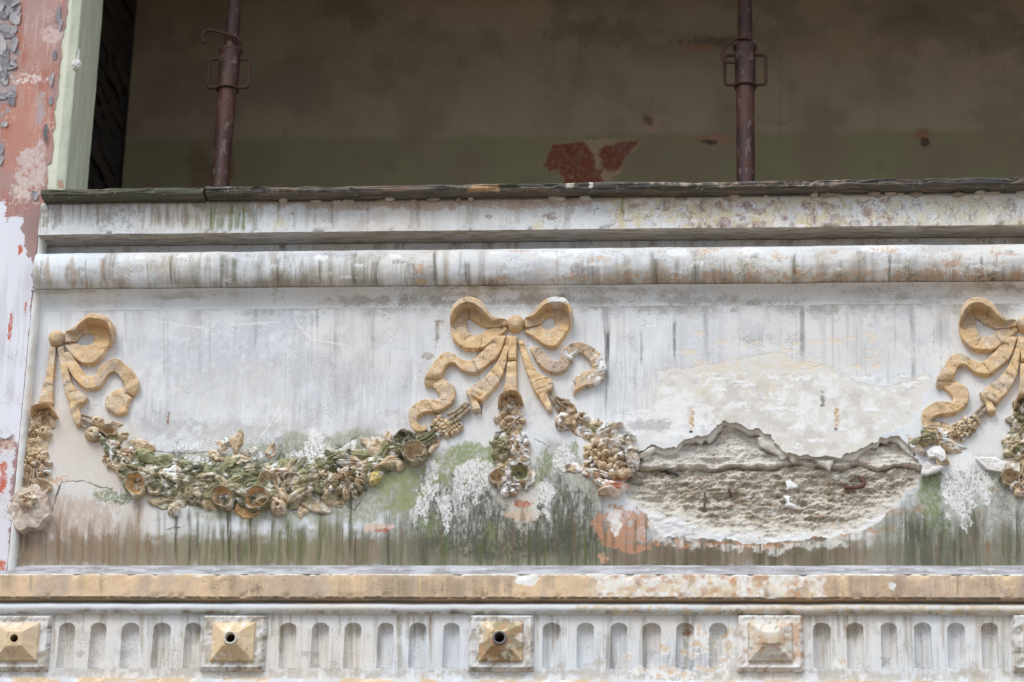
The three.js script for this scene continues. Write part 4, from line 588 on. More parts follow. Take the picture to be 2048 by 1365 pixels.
{ // weathered timber sill of two boards
  const sill = thing('timber_sill', 'rotten dark timber sill boards capping the parapet', 'sill');
  const ZS = 0.125, xs = [P(80, 392, ZS).x, P(408, 380, ZS).x, XR], h = rowY(366.5, ZS) - SILL;
  for (let b = 0; b < 2; b++) {
    const xa = xs[b] + (b ? 0.0025 : 0), xb = xs[b + 1] - 0.0025;
    const T = new Tex(1024, 64, xa, xb, 0, 0.3, (px, py) => { const p = P(px, py, ZS); return [p.x, p.y - SILL + 0.219]; }, 1);
    const D = L3([74, 72, 66]), G = L3([112, 106, 98]), M = L3([82, 88, 62]), Br = L3([140, 112, 88]);
    T.base((x, y) => { const g = vn(x / 90, y / 1.6) * 0.5 + vn(x / 30, y / 0.9) * 0.5, n = fbm(x / 140, y / 20, 4), br = ss(0.56, 0.7, fbm(x / 60 + 90 * b, y / 7, 4)), ms = b === 0 ? ss(0.25, 0.6, fbm(x / 80, y / 12, 3)) : 0; return [0, 1, 2].map(k => mix(mix(mix(D[k], G[k], ss(0.35, 0.75, g * 0.6 + n * 0.4)), Br[k], br * 0.75), M[k], ms * 0.7)); });
    T.specks(-50, 2400, 350, 400, [206, 200, 192], { thr: 0.74, sc: 8, dens: 40 });
    if (b === 1) { T.poly([[930, 370], [1000, 368], [996, 384], [936, 386]], [186, 144, 92], { rough: 4, freq: 12 }); T.ell(1140, 366, 8, 8, [200, 188, 180]); T.ell(1182, 366, 5, 8, [220, 216, 212]); T.poly([[1300, 360], [1700, 358], [1690, 368], [1300, 370]], [172, 152, 138], { rough: 4, grain: 0.5, gs: 16 }); T.streaks(1700, 2300, 350, 372, [70, 72, 80], { a: 0.6 }); }
    const mat = T.finish(0.004, 0.85), n = Math.round((xb - xa) / 0.004), secs = 46;
    // section: underside from the back, rounded nose, split front, top
    const sec = []; for (let k = 0; k <= 10; k++) sec.push([0, mix(-0.1, ZS - 0.006, k / 10)]); for (let k = 1; k <= 14; k++) { const t = k / 14; sec.push([h * t, ZS - 0.005 * Math.pow(Math.abs(t * 2 - 1), 3)]); } for (let k = 1; k <= 10; k++) sec.push([h, mix(ZS - 0.006, -0.1, k / 10)]);
    let arc = 0; const S = sec.map((p, k) => { if (k) arc += Math.hypot(p[0] - sec[k - 1][0], p[1] - sec[k - 1][1]); return [...p, arc]; });
    const g = grid(n, S.length - 1, (u, v, i, j) => {
      const [y, z, a] = S[j], x = mix(xa, xb, u), X = x * 1000, front = ss(ZS - 0.03, ZS - 0.005, z);
      const grain = (vn(X / 70 + b * 9, a * 1000 / 2.2) - 0.5) * 0.006 * front, rot = 0.008 * ss(0.5, 0.75, fbm(X / 55 + b * 30, a * 60, 4)) * front, sag = (fbm(X / 300 + 3, b, 3) - 0.5) * 0.008;
      const endCut = (i === 0 || i === n) ? 0 : 0;
      return { p: [x, SILL + y + sag + (fbm(X / 30, a * 100, 3) - 0.5) * 0.004 * front + endCut, z + grain - rot], t: T.uv(x, a % 0.3) };
    });
    part('board', g, mat, sill);
  }
  // bits of bedding mortar pressed out under the boards
  const mm = [[186, 176, 160], [206, 202, 196], [160, 146, 128]].map(c => std(L3(c), 0.95)), base = new THREE.IcosahedronGeometry(1, 2);
  const lump = [0, 1, 2].map(k => { const g = base.clone(), p = g.attributes.position; for (let i = 0; i < p.count; i++) { const x = p.getX(i), y = p.getY(i), z = p.getZ(i), s = 0.7 + 0.6 * fbm(x * 2 + k * 9 + 20, y * 2 + z * 1.3 + 20, 3); p.setXYZ(i, x * s, y * s, z * s); } g.computeVertexNormals(); return g; });
  for (let k = 0; k < 46; k++) { const px = k < 34 ? rr(560, 2280) : rr(1560, 2100), q = P(px, 392, ZF), m = part('mortar_lump', lump[k % 3], mm[k % 3], sill); m.position.set(q.x, SILL - rr(0.002, 0.008), ZF + rr(-0.008, 0.008)); m.scale.set(rr(0.008, 0.024), rr(0.005, 0.012), rr(0.006, 0.014)); }
}

// ---------- square bosses on the frieze ----------
const mossy = new THREE.MeshStandardMaterial({ vertexColors: true, roughness: 0.92 });
function paintV(g, fn) { const p = g.attributes.position, c = []; for (let i = 0; i < p.count; i++) c.push(...fn(p.getX(i), p.getY(i), p.getZ(i))); g.setAttribute('color', new THREE.Float32BufferAttribute(c, 3)); return g; }
function weather(layers) { const L = layers.map(l => [L3(l[0], 1.14), ...l.slice(1)]); return (x, y, z = 0) => { let c = L[0][0]; const X = x * 1000 + z * 300, Y = y * 1000 + z * 410; for (let k = 1; k < L.length; k++) { const [q, sc, thr, a] = L[k], m = ss(thr - 0.04, thr + 0.05, fbm(X / sc + k * 37, Y / sc + k * 11, 4)) * a; c = [mix(c[0], q[0], m), mix(c[1], q[1], m), mix(c[2], q[2], m)]; } return c; }; }
function frustum(w0, h0, w1, h1, z0, z1, n = 22) {           // a square block in one skin: side walls, sloping faces, flat top
  return grid(n, n, (u, v) => { const a = u * 2 - 1, b = v * 2 - 1, m = Math.max(Math.abs(a), Math.abs(b)); const t = clamp((0.92 - m) / (0.92 - Math.max(w1 / w0, 0.05))), side = m > 0.93 ? 1 : 0, k = side ? 0.93 : m;
    const X = side ? a / m * 1 : a / 0.93, Y = side ? b / m : b / 0.93, z = side ? z0 : mix(z0 + (z1 - z0) * 0.12, z1, t); return { p: [clamp(X, -1, 1) * w0 / 2, clamp(Y, -1, 1) * h0 / 2, z + (fbm(a * 5 + 9, b * 5, 3) - 0.5) * 0.002] }; });
}
const bossSpec = [
  ['ochre pyramid boss with a bare round hole in its centre', 37, 'hole', [[[216, 190, 150], 0, 0, 0], [[200, 174, 146], 40, 0.54, 0.6], [[228, 216, 196], 26, 0.68, 0.6], [[150, 124, 92], 7, 0.72, 0.5]]],
  ['ochre pyramid boss with a pale collared pipe and green cracks', 468, 'pipe', [[[216, 186, 142], 0, 0, 0], [[226, 206, 172], 30, 0.6, 0.6], [[140, 130, 96], 10, 0.72, 0.5], [[232, 230, 226], 18, 0.7, 0.8]]],
  ['chipped tan pyramid boss with a dark steel pipe and flaked white paint', 1003, 'pipe', [[[206, 176, 134], 0, 0, 0], [[226, 218, 204], 26, 0.52, 0.85], [[136, 122, 76], 22, 0.55, 0.8], [[176, 130, 86], 18, 0.62, 0.8]]],
  ['whitish flaked pyramid boss with a broken tip and orange patches', 1541, 'tip', [[[208, 200, 188], 0, 0, 0], [[204, 182, 150], 44, 0.52, 0.8], [[196, 150, 112], 22, 0.68, 0.7], [[140, 126, 92], 12, 0.7, 0.7]]],
  ['greyish boss plate beyond the dark run-off streak at the frieze end', 2092, 'pipe', [[[204, 190, 160], 0, 0, 0], [[214, 214, 216], 26, 0.5, 0.8], [[120, 118, 92], 20, 0.58, 0.8]]],
];
const plateCol = weather([[[208, 206, 206], 0, 0, 0], [[178, 166, 146], 34, 0.5, 0.7], [[132, 122, 96], 16, 0.6, 0.6], [[230, 228, 226], 20, 0.6, 0.7], [[84, 78, 62], 5, 0.68, 0.6]]);
const plate4 = weather([[[216, 208, 200], 0, 0, 0], [[204, 160, 120], 30, 0.56, 0.75], [[230, 228, 226], 24, 0.54, 0.8], [[150, 116, 84], 8, 0.62, 0.6]]);
bossSpec.forEach(([label, px, kind, layers], k) => {
  const c = P(px, 1288, ZZ), b = thing('square_boss', label + ' on the frieze', 'boss', 'square bosses on the frieze');
  const wx = 0.188, hy = 0.166, col = weather(layers), pc = k === 3 ? plate4 : plateCol;
  const off = (g, f) => paintV(g, (x, y, z) => f(x + c.x, y + c.y, z));
  const plate = frustum(wx, hy, wx * 0.88, hy * 0.88, 0, 0.018, 30);
  { const p = plate.attributes.position; for (let i = 0; i < p.count; i++) if (p.getZ(i) > 0.001) { const m = Math.max(Math.abs(p.getX(i)) / (wx / 2), Math.abs(p.getY(i)) / (hy / 2)); p.setZ(i, 0.018 - 0.004 * ss(0.86, 0.84, m) + (fbm(p.getX(i) * 80 + k * 9, p.getY(i) * 80, 3) - 0.5) * 0.003); if (kind !== 'tip' && Math.hypot(p.getX(i), p.getY(i)) < 0.02) p.setZ(i, -0.1); } plate.computeVertexNormals(); }
  part('base_plate', off(plate, pc), mossy, b);
  const top = kind === 'tip' ? 0.3 : 0.36, pw = 0.128, ph = 0.118;
  const pyr = grid(44, 44, (u, v) => { const a = u * 2 - 1, bb = v * 2 - 1, m = Math.max(Math.abs(a), Math.abs(bb)), t = clamp((0.9 - m) / (0.9 - top)), r = Math.hypot(a * pw / 2, bb * ph / 2);
    let z = m > 0.96 ? 0.01 : m > 0.9 ? 0.024 : 0.024 + t * 0.032; z += (fbm(a * 4 + k * 7, bb * 4, 3) - 0.5) * 0.003;
    if (kind !== 'tip' && r < (kind === 'hole' ? 0.0135 : 0.0165)) z = -0.1;
    if (kind === 'tip') z -= 0.006 * ss(0.5, 0.6, fbm(a * 2.2 + 2, bb * 2.2, 3)) * t;
    return { p: [a * pw / 2, bb * ph / 2, z] }; });
  const py = part('pyramid', off(pyr, col), mossy, b);
  if (kind === 'pipe') {                                     // an open pipe end, bored deep into the wall
    const pm = k === 2 ? std(L3([120, 118, 116]), 0.55, { metalness: 0.4 }) : std(L3([214, 206, 190]), 0.8), rust = std(L3([112, 88, 70]), 0.9);
    part('pipe', new THREE.LatheGeometry([[0.0205, 0.0], [0.0205, 0.03], [0.0208, 0.062], [0.0195, 0.066], [0.016, 0.067], [0.0138, 0.064], [0.0136, 0.05]].map(q => new THREE.Vector2(...q)), 32).rotateX(Math.PI / 2), pm, b);
    part('bore', new THREE.LatheGeometry([[0.0136, 0.05], [0.0134, -0.1], [0, -0.1]].map(q => new THREE.Vector2(...q)), 28).rotateX(Math.PI / 2), rust, b);
  }
  if (kind === 'hole') { part('bore', new THREE.LatheGeometry([[0.0125, 0.05], [0.0122, -0.1], [0, -0.1]].map(q => new THREE.Vector2(...q)), 28).rotateX(Math.PI / 2), std(L3([176, 150, 112]), 0.95), b); part('hole_rim', new THREE.TorusGeometry(0.0145, 0.0032, 8, 28).translate(0, 0, 0.0545), std(L3([226, 200, 156]), 0.9), py); }
  b.position.set(c.x, c.y, ZZ + 0.001);
});

// ---------- telescopic steel props ----------
const rustTex = (() => { const T = new Tex(128, 512, 0, 0.2, 0, 0.9, (a, b) => [a, b], 1); const a = L3([90, 48, 39]), b = L3([64, 37, 32]), c = L3([130, 110, 102]); T.base((x, y) => { const n = fbm(x / 30, y / 60, 5), s = ss(0.68, 0.72, fbm(x / 12 + 9, y / 12, 3)); return [0, 1, 2].map(k => mix(mix(a[k], b[k], ss(0.35, 0.65, n)), c[k], s * 0.6)); }); const m = T.finish(0.001, 0.6); for (const t of [m.map, m.bumpMap]) t.wrapS = t.wrapT = THREE.RepeatWrapping; return m; })();
const darkRust = std(L3([76, 44, 34]), 0.75);
function prop(px, pyCollarTop, pyCollarBot, z, lean, pin, label) {
  const g = thing('steel_prop', label, 'steel prop', 'telescopic props in the loggia'), ct = P(px, pyCollarTop, z), cb = P(px, pyCollarBot, z);
  const y0 = FLOOR, x = cb.x, tube = (r, ya, yb) => new THREE.CylinderGeometry(r, r, yb - ya, 32, 1).translate(0, (ya + yb) / 2 - FLOOR, 0);
  part('outer_tube', tube(0.0302, y0 + 0.008, cb.y + 0.02), rustTex, g); part('inner_tube', tube(0.0242, cb.y, CEIL - 0.008), rustTex, g);
  const ch = ct.y - cb.y, cl = new THREE.LatheGeometry([[0.026, 0], [0.037, 0], [0.0385, 0.006], [0.0345, 0.012], [0.035, ch - 0.014], [0.040, ch - 0.009], [0.040, ch - 0.002], [0.034, ch], [0.025, ch]].map(q => new THREE.Vector2(...q)), 36).translate(0, cb.y - FLOOR, 0);
  part('collar_nut', cl, rustTex, g);
  for (const s of [-1, 1]) { const h0 = cb.y - FLOOR + 0.012, h1 = ct.y - FLOOR - 0.035, w = 0.068;
    const c = new THREE.CurvePath(), V = (a, b) => new THREE.Vector3(s * a, b, 0), r = 0.012;
    c.add(new THREE.LineCurve3(V(0.03, h1), V(w - r, h1))); c.add(new THREE.QuadraticBezierCurve3(V(w - r, h1), V(w, h1), V(w, h1 - r))); c.add(new THREE.LineCurve3(V(w, h1 - r), V(w, h0 + r))); c.add(new THREE.QuadraticBezierCurve3(V(w, h0 + r), V(w, h0), V(w - r, h0))); c.add(new THREE.LineCurve3(V(w - r, h0), V(0.03, h0)));
    part('handle', new THREE.TubeGeometry(c, 40, 0.0055, 8), darkRust, g); }
  const top = ct.y - FLOOR;
  part('locking_pin', new THREE.TubeGeometry(new THREE.CatmullRomCurve3(pin.map(q => new THREE.Vector3(q[0], top + q[1], q[2]))), 40, 0.0055, 8), darkRust, g);
  part('foot_plate', new THREE.BoxGeometry(0.14, 0.008, 0.14).translate(0, 0.004, 0), darkRust, g); part('head_plate', new THREE.BoxGeometry(0.14, 0.008, 0.14).translate(0, CEIL - FLOOR - 0.004, 0), darkRust, g);
  g.position.set(x, FLOOR, z); g.rotation.z = lean; return g;
}
prop(1491, 92, 176, -0.62, 0, [[0.02, 0.012, 0.03], [-0.03, 0.012, 0.03], [-0.07, -0.03, 0.035], [-0.078, -0.055, 0.036], [-0.066, -0.075, 0.036], [-0.03, -0.078, 0.036]], 'rusty red steel prop with its pin bent down over one handle');
prop(443, 100, 182, -0.5, -0.012, [[0.036, 0.006, 0.02], [0.03, 0.024, 0.032], [-0.04, 0.05, 0.036], [-0.075, 0.055, 0.036], [-0.094, 0.035, 0.036], [-0.082, 0.008, 0.036]], 'shadowed rusty steel prop with a hooked wire pin standing near the jamb');

// ---------- ironwork left in the broken place ----------
function rod(name, pts, r, z, label, col) { const v = pts.map(q => { const p = P(...r5(q[0], q[1]), z + (q[2] || 0)); return p; }); const m = single(name, new THREE.TubeGeometry(new THREE.CatmullRomCurve3(v), 24, r, 8), std(L3(col), 0.8), label, 'iron'); return m; }
rod('iron_stub', [[425, 400, -0.02], [450, 404, 0.014], [480, 418, 0.022], [505, 434, 0.02]], 0.0055, -0.04, 'dark bent iron stub under the mortar crack', [74, 66, 60]);
rod('iron_hook', [[1532, 438, -0.02], [1545, 452, 0.01], [1562, 470, 0.02], [1552, 492, 0.024], [1510, 500, 0.02], [1452, 500, 0]], 0.0058, -0.035, 'rusty brown hook sticking out of the bare mortar', [104, 62, 52]);
rod('iron_nail', [[652, 525, 0.012], [655, 560, 0.01], [652, 630, 0]], 0.0035, -0.028, 'straight upright nail in the bare mortar', [112, 96, 82]);
rod('iron_nail', [[790, 512, 0.012], [800, 530, 0.012], [802, 556, 0]], 0.0035, -0.03, 'short slanted nail in the bare mortar', [96, 66, 50]);

// ---------- plaster bows ----------
const bumpTile = (() => { const n = 512, d = new Uint8Array(n * n * 4); for (let j = 0; j < n; j++) for (let i = 0; i < n; i++) { const v = 255 * (vn(i / 16, j / 16, 32) * 0.4 + vn(i / 8, j / 8, 64) * 0.3 + vn(i / 3.2, j / 3.2, 160) * 0.3), k = (j * n + i) * 4; d[k] = d[k + 1] = d[k + 2] = v; d[k + 3] = 255; } const t = new THREE.DataTexture(d, n, n); t.wrapS = t.wrapT = THREE.RepeatWrapping; t.magFilter = THREE.LinearFilter; t.repeat.set(2.2, 2.2); t.needsUpdate = true; return t; })();
const ochreMat = new THREE.MeshStandardMaterial({ vertexColors: true, roughness: 0.85, bumpMap: bumpTile, bumpScale: 0.002 });
const ochre = weather([[[214, 175, 118], 0, 0, 0], [[200, 168, 128], 60, 0.48, 0.65], [[186, 172, 156], 48, 0.56, 0.55], [[232, 208, 168], 16, 0.64, 0.4], [[120, 92, 62], 4, 0.72, 0.5], [[232, 230, 226], 9, 0.77, 0.7]]);
const ochreWorn = weather([[[214, 176, 126], 0, 0, 0], [[206, 176, 148], 36, 0.48, 0.8], [[186, 172, 158], 26, 0.56, 0.7], [[230, 228, 226], 20, 0.58, 0.95], [[96, 80, 66], 6, 0.66, 0.7]]);
const ochreGrey = weather([[[208, 172, 124], 0, 0, 0], [[192, 166, 138], 40, 0.46, 0.8], [[176, 160, 146], 24, 0.58, 0.6], [[110, 88, 64], 5, 0.7, 0.6]]);
const fr3 = (x, y) => [800 + x / 2.844, 560 + y / 2.844], fr4 = (x, y) => [860 + x / 4.708, 570 + y / 4.708], fr2 = (x, y) => [x / 2.624, 560 + y / 2.624];
function cr(a, b, c, d, t) { return 0.5 * (2 * b + (c - a) * t + (2 * a - 5 * b + 4 * c - d) * t * t + (3 * b - a - 3 * c + d) * t * t * t); }
// a ribbon between two outlines; each entry: outer x, y, inner x, y, outer height, inner height (mm), share of the width that stays flat
function ribbon(conv, list, col, opt = {}) {
  const { folds = 0.0012, cracks = 0, shift = [0, 0], seedR = 3 } = opt, rows = list.map(r => { const zo = (r[6] ? r[4] * 1.6 : r[4] ?? 20) / 1000, zi = (r[5] ?? r[4] ?? 20) / 1000, o = P(...conv(r[0], r[1]), zo), i = P(...conv(r[2], r[3]), zi); return [o.x + shift[0], o.y + shift[1], i.x + shift[0], i.y + shift[1], zo, zi, r[6] ?? 0]; });
  const pts = []; let len = 0; const at = [];
  for (let k = 0; k + 1 < rows.length; k++) { const a = rows[Math.max(0, k - 1)], b = rows[k], c = rows[k + 1], d = rows[Math.min(rows.length - 1, k + 2)], l = Math.hypot(b[0] + b[2] - c[0] - c[2], b[1] + b[3] - c[1] - c[3]) / 2, n = Math.max(2, Math.round(l / 0.0026)); for (let i = 0; i < n; i++) { pts.push(b.map((_, q) => cr(a[q], b[q], c[q], d[q], i / n))); at.push(len + l * i / n); } len += l; }
  pts.push(rows[rows.length - 1]); at.push(len);
  const N = 18, crackAt = []; for (let k = 0; k < cracks; k++) crackAt.push(len * (k + rr(0.3, 0.8)) / cracks);
  return grid(N + 4, pts.length + 1, (u, v, i, j) => {
    const k = clamp(j - 1, 0, pts.length - 1), [ox, oy, ix, iy, zo, zi, flat] = pts[k], cap = j === 0 || j === pts.length + 1, t = clamp((i - 1) / (N + 2)), base = i === 0 || i === N + 4;
    const g = flat > 0 ? ss(flat - 0.02, flat + 0.07, t) * 0.94 + 0.06 * ss(flat, 1, t) : t;
    const e = Math.min(t, 1 - t) / 0.08, rd = e < 1 ? 0.72 + 0.28 * Math.sqrt(1 - (1 - e) * (1 - e)) : 1, endr = Math.min(1, 0.7 + 0.3 * Math.min(k, pts.length - 1 - k) / 3);
    const s = at[k], x = mix(ox, ix, t), y = mix(oy, iy, t); let z = mix(zo, zi, g) * (zo > zi * 1.6 && t > 0.5 ? 1 : rd) * endr;
    z += (vn(s * 55 + seedR * 9, t * 1.2) - 0.5) * 3 * folds + Math.sin(s * 120 + seedR + t * 2 + vn(s * 20, 4) * 5) * folds + (fbm(x * 60, y * 60, 3) - 0.5) * 0.004;
    let dk = 0; for (const q of crackAt) { const w = Math.abs(s - q + (fbm(t * 3 + q * 50, q * 99, 3) - 0.5) * 0.018); if (w < 0.0018 && vn(t * 4 + q * 77, 2) > 0.3) { z -= 0.002; dk = 1; } }
    if (base || cap) z = -0.004;
    const c = col(x, y); return { p: [x, y, z], t: [x, y], c: dk ? c.map(q => q * 0.62) : c };
  });
}
function dome(px, py, r, h, col, conv, shift = [0, 0]) { const c = conv ? P(...conv(px, py), h * 0.6) : P(px, py, h * 0.6); return grid(36, 16, (u, v) => { const a = u * Math.PI * 2, q = 1 - v, R = r * (1 + 0.03 * Math.sin(a * 3)) * q, z = v === 0 ? -0.004 : h * Math.pow(1 - Math.pow(q, 4.5), 0.6) * (1 + 0.06 * (1 - q)), x = c.x + shift[0] + Math.cos(a) * R, y = c.y + shift[1] + Math.sin(a) * R; return { p: [x, y, z + (fbm(x * 80, y * 80, 2) - 0.5) * 0.003 * (v > 0 ? 1 : 0)], t: [x, y], c: col(x, y) }; }); }

const loopL = [[722, 318, 722, 378, 22, 20, 0], [612, 298, 622, 398, 27, 18, 0.45], [545, 238, 542, 402, 31, 10, 0.45], [490, 148, 452, 372, 35, 6, 0.42], [400, 106, 388, 330, 37, 5, 0.42], [290, 114, 360, 318, 37, 4, 0.42], [210, 190, 352, 330, 37, 4, 0.36], [183, 290, 348, 358, 34, 7, 0.2], [190, 400, 350, 400, 28, 22, 0], [215, 510, 375, 452, 26, 23, 0], [300, 586, 405, 474, 26, 21, 0], [420, 607, 455, 466, 25, 19, 0], [520, 580, 505, 440, 24, 17, 0], [610, 505, 560, 408, 22, 15, 0], [690, 450, 645, 402, 17, 12, 0], [730, 420, 725, 388, 14, 12, 0]];
const loopR = [[885, 310, 890, 402, 20, 18, 0], [960, 264, 960, 392, 27, 16, 0.4], [1030, 178, 1040, 367, 31, 10, 0.42], [1105, 122, 1075, 336, 35, 5, 0.42], [1200, 102, 1120, 312, 37, 4, 0.42], [1287, 126, 1160, 312, 37, 4, 0.38], [1335, 220, 1176, 335, 36, 5, 0.2], [1326, 330, 1178, 356, 32, 10, 0.1], [1296, 430, 1166, 390, 27, 21, 0], [1236, 520, 1140, 408, 26, 20, 0], [1180, 583, 1110, 416, 26, 18, 0], [1090, 572, 1075, 406, 24, 16, 0], [1000, 510, 1040, 386, 22, 15, 0], [930, 466, 980, 396, 18, 13, 0], [882, 436, 900, 402, 14, 12, 0]];
const tailLA = [[545, 308, 605, 318, 17], [492, 378, 562, 424, 20], [440, 428, 500, 482, 22], [400, 454, 430, 530, 23], [350, 448, 358, 517, 22], [302, 412, 310, 476, 20], [255, 408, 272, 480, 22], [204, 448, 256, 502, 26], [150, 530, 238, 542, 30, 22], [134, 575, 226, 566, 28, 14], [148, 606, 218, 592, 20, 8]];
const tailLB = [[150, 560, 236, 552, 8], [190, 612, 272, 578, 14, 20], [222, 650, 308, 602, 14, 24], [224, 672, 314, 660, 18, 24], [200, 682, 290, 706, 22], [150, 676, 220, 746, 24], [100, 690, 150, 752, 23], [54, 730, 112, 768, 22], [47, 782, 96, 792, 20], [70, 840, 102, 818, 18], [110, 866, 130, 828, 16], [156, 852, 148, 818, 12]];
const strandL = [[608, 312, 642, 316, 15], [590, 380, 616, 402, 18], [540, 480, 584, 540, 20], [470, 560, 532, 622, 22], [402, 604, 492, 662, 24], [376, 650, 468, 694, 27, 22]];
const flareL = [[372, 622, 420, 610, 30, 26], [382, 655, 440, 668, 30, 16], [400, 690, 440, 684, 24, 18], [410, 738, 458, 730, 24], [422, 752, 446, 750, 18]];
const strandC1 = [[614, 318, 666, 318, 20], [616, 380, 663, 380, 20], [614, 452, 662, 450, 20]], strandC2 = [[610, 464, 662, 460, 19], [602, 540, 664, 540, 20], [592, 600, 666, 600, 20], [584, 640, 668, 640, 18]];
const bellC = [[552, 712, 594, 708, 26, 10, 0.4], [560, 662, 598, 680, 32, 8, 0.4], [596, 636, 616, 662, 36, 6, 0.4], [640, 628, 636, 660, 36, 6, 0.4], [682, 642, 658, 670, 34, 8, 0.4], [700, 692, 672, 698, 26, 10, 0.4]];
const strandR = [[672, 342, 702, 338, 16], [688, 420, 732, 426, 20], [718, 520, 782, 524, 22], [746, 590, 852, 556, 24, 26], [768, 640, 874, 600, 24, 28], [790, 668, 846, 632, 20, 22]], flareR = [[784, 640, 850, 622, 24], [800, 684, 838, 646, 22, 16], [828, 728, 858, 700, 20], [842, 754, 868, 748, 16]];
const tailRA = [[738, 386, 772, 374, 15], [762, 440, 822, 408, 18], [798, 490, 862, 452, 20], [850, 522, 892, 462, 22], [900, 527, 916, 450, 22], [946, 506, 908, 440, 22, 26], [968, 466, 912, 412, 26]];
const tailRB = [[908, 432, 982, 462, 20], [922, 392, 984, 432, 26, 20], [972, 358, 988, 422, 28, 16], [1040, 352, 1032, 416, 28, 14], [1102, 384, 1066, 442, 27, 16], [1150, 430, 1090, 482, 26, 18], [1174, 492, 1104, 524, 26, 20], [1152, 552, 1100, 548, 22]];
const tailRC = [[1160, 560, 1104, 500, 20], [1112, 592, 1076, 512, 22], [1056, 604, 1032, 526, 22], [1006, 628, 986, 562, 20], [988, 660, 972, 606, 12]];

{ // the bow in the corner by the pilaster: one loop and one tail only
  const b = thing('plaster_bow', 'ochre half bow with one loop, set against the pilaster', 'bow', 'ochre bows on the panel');
  const add = (n, l, o) => part(n, ribbon(fr2, l, ochre, o), ochreMat, b);
  add('loop', [[335, 274, 335, 328, 20, 18, 0], [385, 242, 396, 322, 27, 14, 0.4], [430, 198, 416, 302, 32, 8, 0.42], [485, 168, 440, 288, 36, 4, 0.42], [546, 180, 470, 284, 37, 4, 0.4], [584, 220, 490, 296, 36, 4, 0.25], [587, 290, 490, 320, 31, 10, 0.1], [562, 350, 476, 336, 26, 20, 0], [530, 402, 456, 343, 25, 19, 0], [480, 440, 440, 343, 25, 18, 0], [420, 432, 420, 340, 24, 16, 0], [370, 388, 400, 332, 20, 14, 0], [333, 340, 365, 330, 15, 12, 0]], { folds: 0.0014 });
  add('tail', [[362, 372, 325, 382, 15], [406, 436, 350, 458, 20], [440, 486, 394, 527, 22], [470, 506, 450, 572, 22], [500, 490, 517, 562, 22], [522, 452, 548, 522, 24, 20], [562, 418, 572, 490, 27, 16], [612, 410, 600, 482, 28, 14], [667, 448, 630, 512, 28, 16], [712, 500, 650, 552, 26, 18], [727, 552, 656, 588, 24, 20], [700, 606, 646, 588, 20]]);
  add('tail_end', [[696, 622, 640, 566, 14], [672, 640, 600, 578, 18], [664, 690, 556, 610, 18], [626, 710, 548, 660, 17], [580, 694, 562, 684, 13]]);
  add('strand', [[254, 348, 292, 348, 16], [246, 450, 282, 462, 20], [226, 540, 276, 552, 20], [196, 650, 276, 650, 20]], { cracks: 2 });
  add('strand', [[298, 348, 332, 348, 16], [314, 460, 352, 460, 20], [334, 580, 388, 562, 22], [358, 640, 456, 612, 24, 28], [368, 690, 424, 656, 20]], { cracks: 5 });
  add('flare', [[358, 640, 440, 622, 24], [370, 700, 412, 668, 22, 18], [384, 735, 425, 712, 20], [396, 766, 420, 766, 14]]);
  add('bell', [[152, 706, 188, 706, 24, 8, 0.4], [162, 668, 198, 682, 30, 8, 0.4], [208, 650, 222, 674, 34, 6, 0.4], [262, 656, 250, 682, 34, 6, 0.4], [290, 704, 266, 712, 26, 10, 0.4]]);
  part('knot', dome(292, 302, 0.0265, 0.036, ochre, fr2), ochreMat, b);
}
function leftHalf(b, col, sh) {
  const o = x => ({ shift: sh, ...x });
  part('loop', ribbon(fr4, loopL, col, o({ folds: 0.0014, cracks: 7 })), ochreMat, b); part('tail', ribbon(fr3, tailLA, col, o({ cracks: 6 })), ochreMat, b); part('tail_end', ribbon(fr3, tailLB, col, o({ seedR: 5, cracks: 5 })), ochreMat, b);
  part('strand', ribbon(fr3, strandL, col, o({ cracks: 8, folds: 0.001 })), ochreMat, b); part('flare', ribbon(fr3, flareL, col, o({})), ochreMat, b); part('strand', ribbon(fr3, strandC1, col, o({ folds: 0.001 })), ochreMat, b); part('strand', ribbon(fr3, strandC2, col, o({ folds: 0.001 })), ochreMat, b); part('bell', ribbon(fr3, bellC, col, o({})), ochreMat, b);
  part('knot', dome(803, 355, 0.0275, 0.038, col, fr4, sh), ochreMat, b);
}
const knot2 = P(1030.6, 645.4, 0), knot3 = P(2050, 647, 0), sh3 = [knot3.x - knot2.x, knot3.y - knot2.y];
{
  const b = thing('plaster_bow', 'ochre bow with two loops and five tails, chipped white on one loop', 'bow', 'ochre bows on the panel');
  leftHalf(b, ochre, [0, 0]);
  part('loop', ribbon(fr4, loopR, (x, y) => { const c = ochre(x, y), p = P(1118, 606, 0.03), d = Math.hypot((x - p.x) / 0.036, (y - p.y) / 0.014), m = ss(1.15, 0.75, d + (fbm(x * 90, y * 90, 3) - 0.5) * 0.9); const w = ochreWorn(x + 3, y)[0] > 0.5 ? [0.74, 0.73, 0.72] : [0.5, 0.46, 0.42]; return c.map((q, k) => mix(q, w[k], m)); }, { folds: 0.0012 }), ochreMat, b);
  part('strand', ribbon(fr3, strandR, ochre, { cracks: 5 }), ochreMat, b); part('flare', ribbon(fr3, flareR, ochre), ochreMat, b);
  part('tail', ribbon(fr3, tailRA, ochreGrey, { cracks: 4 }), ochreMat, b); part('tail', ribbon(fr3, tailRB, ochreWorn, { cracks: 6 }), ochreMat, b); part('tail_end', ribbon(fr3, tailRC, ochreWorn), ochreMat, b);
}
